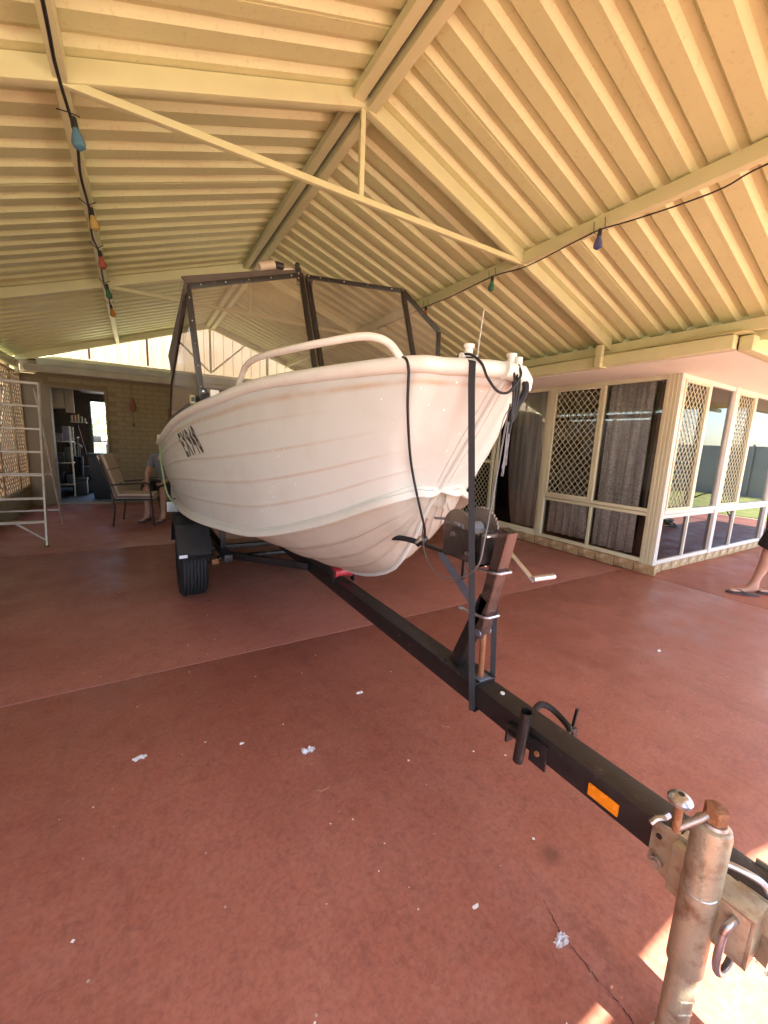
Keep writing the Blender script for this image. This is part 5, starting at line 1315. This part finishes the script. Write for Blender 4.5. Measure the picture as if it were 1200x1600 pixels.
def person(loc, label, J_, face, shirt, shorts):
    """J_ joint positions: pelvis, chest, neck, head, and per side (L,R) shoulder, elbow, wrist, hip, knee, ankle, toe"""
    r = empty('person', loc, label, 'person')
    V = [J_['pelvis'], J_['pelvis'].lerp(J_['chest'], .5), J_['chest'], J_['neck'], J_['head']-Vector((0, 0, .06))]
    E_ = [(0, 1), (1, 2), (2, 3), (3, 4)]; Rr = [(.15, .11), (.135, .10), (.155, .105), .06, .055]
    for sd in 'LR':
        b = len(V); V += [J_[sd+'sh'], J_[sd+'el'], J_[sd+'el'].lerp(J_[sd+'wr'], .35)]; Rr += [.055, .040, .038]; E_ += [(2, b), (b, b+1), (b+1, b+2)]
        d = (J_[sd+'wr']-J_[sd+'el']).normalized(); sv = face*1.0
        hv, he, hr = hand(None, J_[sd+'wr'], d, sv-d*sv.dot(d), None)
        b2 = len(V); V += hv; Rr += hr; E_ += [(b+2, b2)]+[(a+b2, c+b2) for a, c in he]
        b = len(V); kn_, an = J_[sd+'kn'], J_[sd+'an']
        V += [J_[sd+'hip'], J_[sd+'hip'].lerp(kn_, .5), kn_, kn_.lerp(an, .30)-face*.015, kn_.lerp(an, .7), an, an-face*.035-Vector((0, 0, .03)), J_[sd+'toe'].lerp(an, .45)-Vector((0, 0, .018)), J_[sd+'toe']]
        Rr += [.095, .078, .056, .056, .038, .034, .030, (.034, .026), (.038, .012)]
        E_ += [(0, b), (b, b+1), (b+1, b+2), (b+2, b+3), (b+3, b+4), (b+4, b+5), (b+5, b+6), (b+5, b+7), (b+7, b+8)]
        toe = J_[sd+'toe']; sdv = face.cross(Vector((0, 0, 1))).normalized(); q = -1 if sd == 'L' else 1
        fd = (toe-an); fd.z = 0; fd.normalize(); sdv = fd.cross(Vector((0, 0, 1))).normalized()
        for k in range(5):
            b3 = len(V); o_ = (-.030+.015*k)
            V += [toe+sdv*o_+fd*.012, toe+sdv*o_+fd*(.034-.005*abs(k-1))]; Rr += [.0095, .0085]; E_ += [(b+8, b3), (b3, b3+1)]
    body = skin_body('body', V, E_, Rr, M['skin'], r, 2)
    head(r, J_['head'], face, M['skin'], M['hair'])
    # shirt with sleeves
    V = [J_['pelvis']+Vector((0, 0, -.06)), J_['pelvis'].lerp(J_['chest'], .5), J_['chest'], J_['neck']-Vector((0, 0, .04))]; E_ = [(0, 1), (1, 2), (2, 3)]; Rr = [(.18, .135), (.16, .12), (.18, .125), (.07, .06)]
    for sd in 'LR':
        b = len(V); V += [J_[sd+'sh'], J_[sd+'sh'].lerp(J_[sd+'el'], .75)]; Rr += [.075, .062]; E_ += [(2, b), (b, b+1)]
    skin_body('shirt', V, E_, Rr, shirt, r, 2)
    V = [J_['pelvis']-Vector((0, 0, .03)), J_['pelvis']+Vector((0, 0, .06))]; E_ = [(0, 1)]; Rr = [(.15, .12), (.15, .115)]
    for sd in 'LR':
        b = len(V); e_ = J_[sd+'hip'].lerp(J_[sd+'kn'], .93); V += [J_[sd+'hip'], J_[sd+'hip'].lerp(e_, .5), e_, e_+(J_[sd+'kn']-J_[sd+'hip']).normalized()*.01]; Rr += [.125, .122, .118, .114]; E_ += [(0, b), (b, b+1), (b+1, b+2), (b+2, b+3)]
    skin_body('shorts', V, E_, Rr, shorts, r, 2)
    for sd in 'LR':      # sandals
        toe, an = J_[sd+'toe'], J_[sd+'an']; fd = toe-an; fd.z = 0; fd.normalize(); sv = fd.cross(Vector((0, 0, 1))).normalized()
        c0 = Vector((an.x, an.y, 0))-fd*.075; L_ = (Vector((toe.x, toe.y, 0))-c0).length+.055
        pl_ = []
        for k in range(24):
            a = 2*math.pi*k/24; u = .5-.5*math.cos(a); wv = math.sin(a)*(.040+.010*math.cos(a*1-math.pi)*1)
            pl_.append(c0+fd*L_*u+sv*wv+Vector((0, 0, .003)))
        so_ = MB().prism(pl_, (0, 0, .016)).build('sandal_sole', M['sole'], r, bevel=.003)
        tp = toe+fd*.01; tp.z = .022; md_ = c0+fd*L_*.42
        for q in (-1, 1):
            MB().tube(spline([tp, tp.lerp(md_, .35)+Vector((0, 0, .035))+sv*q*.022, md_+sv*q*.046+Vector((0, 0, .02))], 4), .0065, 7).build('sandal_strap', M['sole'], r, smooth=True)
    return r
Vv = Vector
f = Vv((-.62, .78, 0)).normalized()   # walks towards the house
s = f.cross(Vv((0, 0, 1))).normalized()
p0 = Vv((5.335, 1.25, 0))
Jm = dict(pelvis=p0+Vv((0, 0, .93)), chest=p0+Vv((0, 0, 1.32)), neck=p0+Vv((0, 0, 1.50)), head=p0+f*.02+Vv((0, 0, 1.66)))
for sd, q in (('L', -1), ('R', 1)):
    st_ = s*q
    hip = p0+st_*.09+Vv((0, 0, .86)); fwd = .03 if q > 0 else -.0
    foot = (p0+st_*.10-f*.12 if q > 0 else Vv((5.205, 1.365, 0)))
    Jm[sd+'sh'] = p0+st_*.20+Vv((0, 0, 1.43)); Jm[sd+'el'] = p0+st_*.25-f*.12+Vv((0, 0, 1.16)); Jm[sd+'wr'] = p0+st_*.10-f*.22+Vv((0, 0, 1.02))
    Jm[sd+'hip'] = hip; Jm[sd+'kn'] = hip.lerp(foot, .5)+f*.03; Jm[sd+'kn'].z = .47; Jm[sd+'an'] = foot+Vv((0, 0, .085)); Jm[sd+'toe'] = foot+f*.155+Vv((0, 0, .034))
person(p0, 'person standing by the front windows in dark knee length shorts and thongs', Jm, f, M['shirt'], M['denim'])
# seated, mostly hidden behind the boat
f = Vv((-.5, -.86, 0)).normalized(); s = f.cross(Vv((0, 0, 1))).normalized()
p0 = Vv((.40, 7.50, 0))
Js = dict(pelvis=p0+Vv((0, 0, .52)), chest=p0+f*.02+Vv((0, 0, .88)), neck=p0+f*.06+Vv((0, 0, 1.06)), head=p0+f*.10+Vv((0, 0, 1.22)))
for sd, q in (('L', -1), ('R', 1)):
    st_ = s*q
    Js[sd+'sh'] = p0+st_*.20+f*.04+Vv((0, 0, .98)); Js[sd+'el'] = p0+st_*.24+f*.16+Vv((0, 0, .72)); Js[sd+'wr'] = p0+st_*.14+f*.36+Vv((0, 0, .62))
    Js[sd+'hip'] = p0+st_*.10+Vv((0, 0, .50)); Js[sd+'kn'] = p0+st_*.13+f*.44+Vv((0, 0, .50)); Js[sd+'an'] = p0+st_*.12+f*.44+Vv((0, 0, .085)); Js[sd+'toe'] = p0+st_*.13+f*.60+Vv((0, 0, .034))
person(p0, 'person in grey shirt and dark shorts sitting behind the boat hull', Js, f, M['shirt'], M['denim'])

# ------------------------------------------------------------------ litter on the floor
clr = bpy.data.materials.new('clear_wrap'); clr.use_nodes = True; b = clr.node_tree.nodes['Principled BSDF']
b.inputs['Base Color'].default_value = (.75, .74, .74, 1); b.inputs['Roughness'].default_value = .25; b.inputs['Alpha'].default_value = .62
def scrap(x, y, s, seed, label, m):
    random.seed(seed); n = 7; V = []; F = []
    for i in range(n):
        for j in range(n):
            u, v = i/(n-1)-.5, j/(n-1)-.5; V.append((x+s*(u+random.uniform(-.05, .05))*1.2, y+s*(v*.6+random.uniform(-.05, .05)), .0025+abs(random.gauss(0, .12))*s))
    for i in range(n-1):
        for j in range(n-1):
            if i in (0, n-2) and j in (0, n-2): continue
            a = i*n+j; F.append((a, a+n, a+n+1, a+1))
    mb = MB(); mb.add(V, F); return tag(mb.build('plastic_scrap', m, None), label, 'litter')
wm = mat('paper_scrap', (.78, .74, .70), .6)
scrap(-.061, 1.778, .045, 1, 'small curled clear plastic scrap lying leftmost on the red floor', clr)
scrap(.574, 1.486, .05, 2, 'crumpled clear plastic scrap on the floor in front of the hull', clr)
scrap(.942, .491, .042, 3, 'crumpled clear wrapper beside the crack near the jockey stand', clr)
scrap(.791, .672, .018, 4, 'small white paper scrap just beyond the clear wrapper', wm)
scrap(.329, 1.664, .016, 5, 'tiny white flake left of the crumpled plastic scrap', wm)
scrap(3.043, 1.212, .03, 6, 'white paper flake alone on the floor right of the drawbar', wm)
scrap(1.402, .20, .05, 7, 'clear plastic wrapper in the sunlit patch by the coupling', clr)
scrap(.964, 1.75, .035, 8, 'white scrap against the shadow side of the drawbar', wm)
random.seed(12); fl = MB()
for k in range(120):
    x = random.uniform(-1.2, 4.6); y = random.uniform(.2, 7)
    if random.random() < .45: x = random.uniform(-.5, 1.6); y = random.uniform(.3, 3)
    s = random.choice((.0018, .0022, .003, .004, .006)); a = random.random()*3.14
    c, q = math.cos(a)*s, math.sin(a)*s; h = .0012+random.random()*.002
    P4 = [(x+c*random.uniform(.5, 1.3), y+q*random.uniform(.5, 1.3)), (x-q, y+c), (x-c*random.uniform(.5, 1.3), y-q), (x+q, y-c*random.uniform(.5, 1.3))]
    fl.add([(p[0], p[1], h) for p in P4], [(0, 1, 2, 3)])
o = fl.build('paint_flakes', wm, None); o['kind'] = 'stuff'; o['label'] = 'scattered tiny white paint flakes and crumbs over the red floor'; o['category'] = 'litter'
random.seed(14)
hr = MB()
for k in range(7):
    x = random.uniform(.2, 3); y = random.uniform(.9, 2.6); a = random.random()*6
    hr.tube(spline([(x, y, .003), (x+.02*math.cos(a), y+.02*math.sin(a), .004), (x+.05*math.cos(a+.5), y+.04*math.sin(a+.6), .003)], 4), .0007, 4)
o = hr.build('dry_fibres', mat('fibre', (.45, .34, .24), .8), None); o['kind'] = 'stuff'; o['label'] = 'few thin dry plant fibres lying on the red floor'; o['category'] = 'litter'
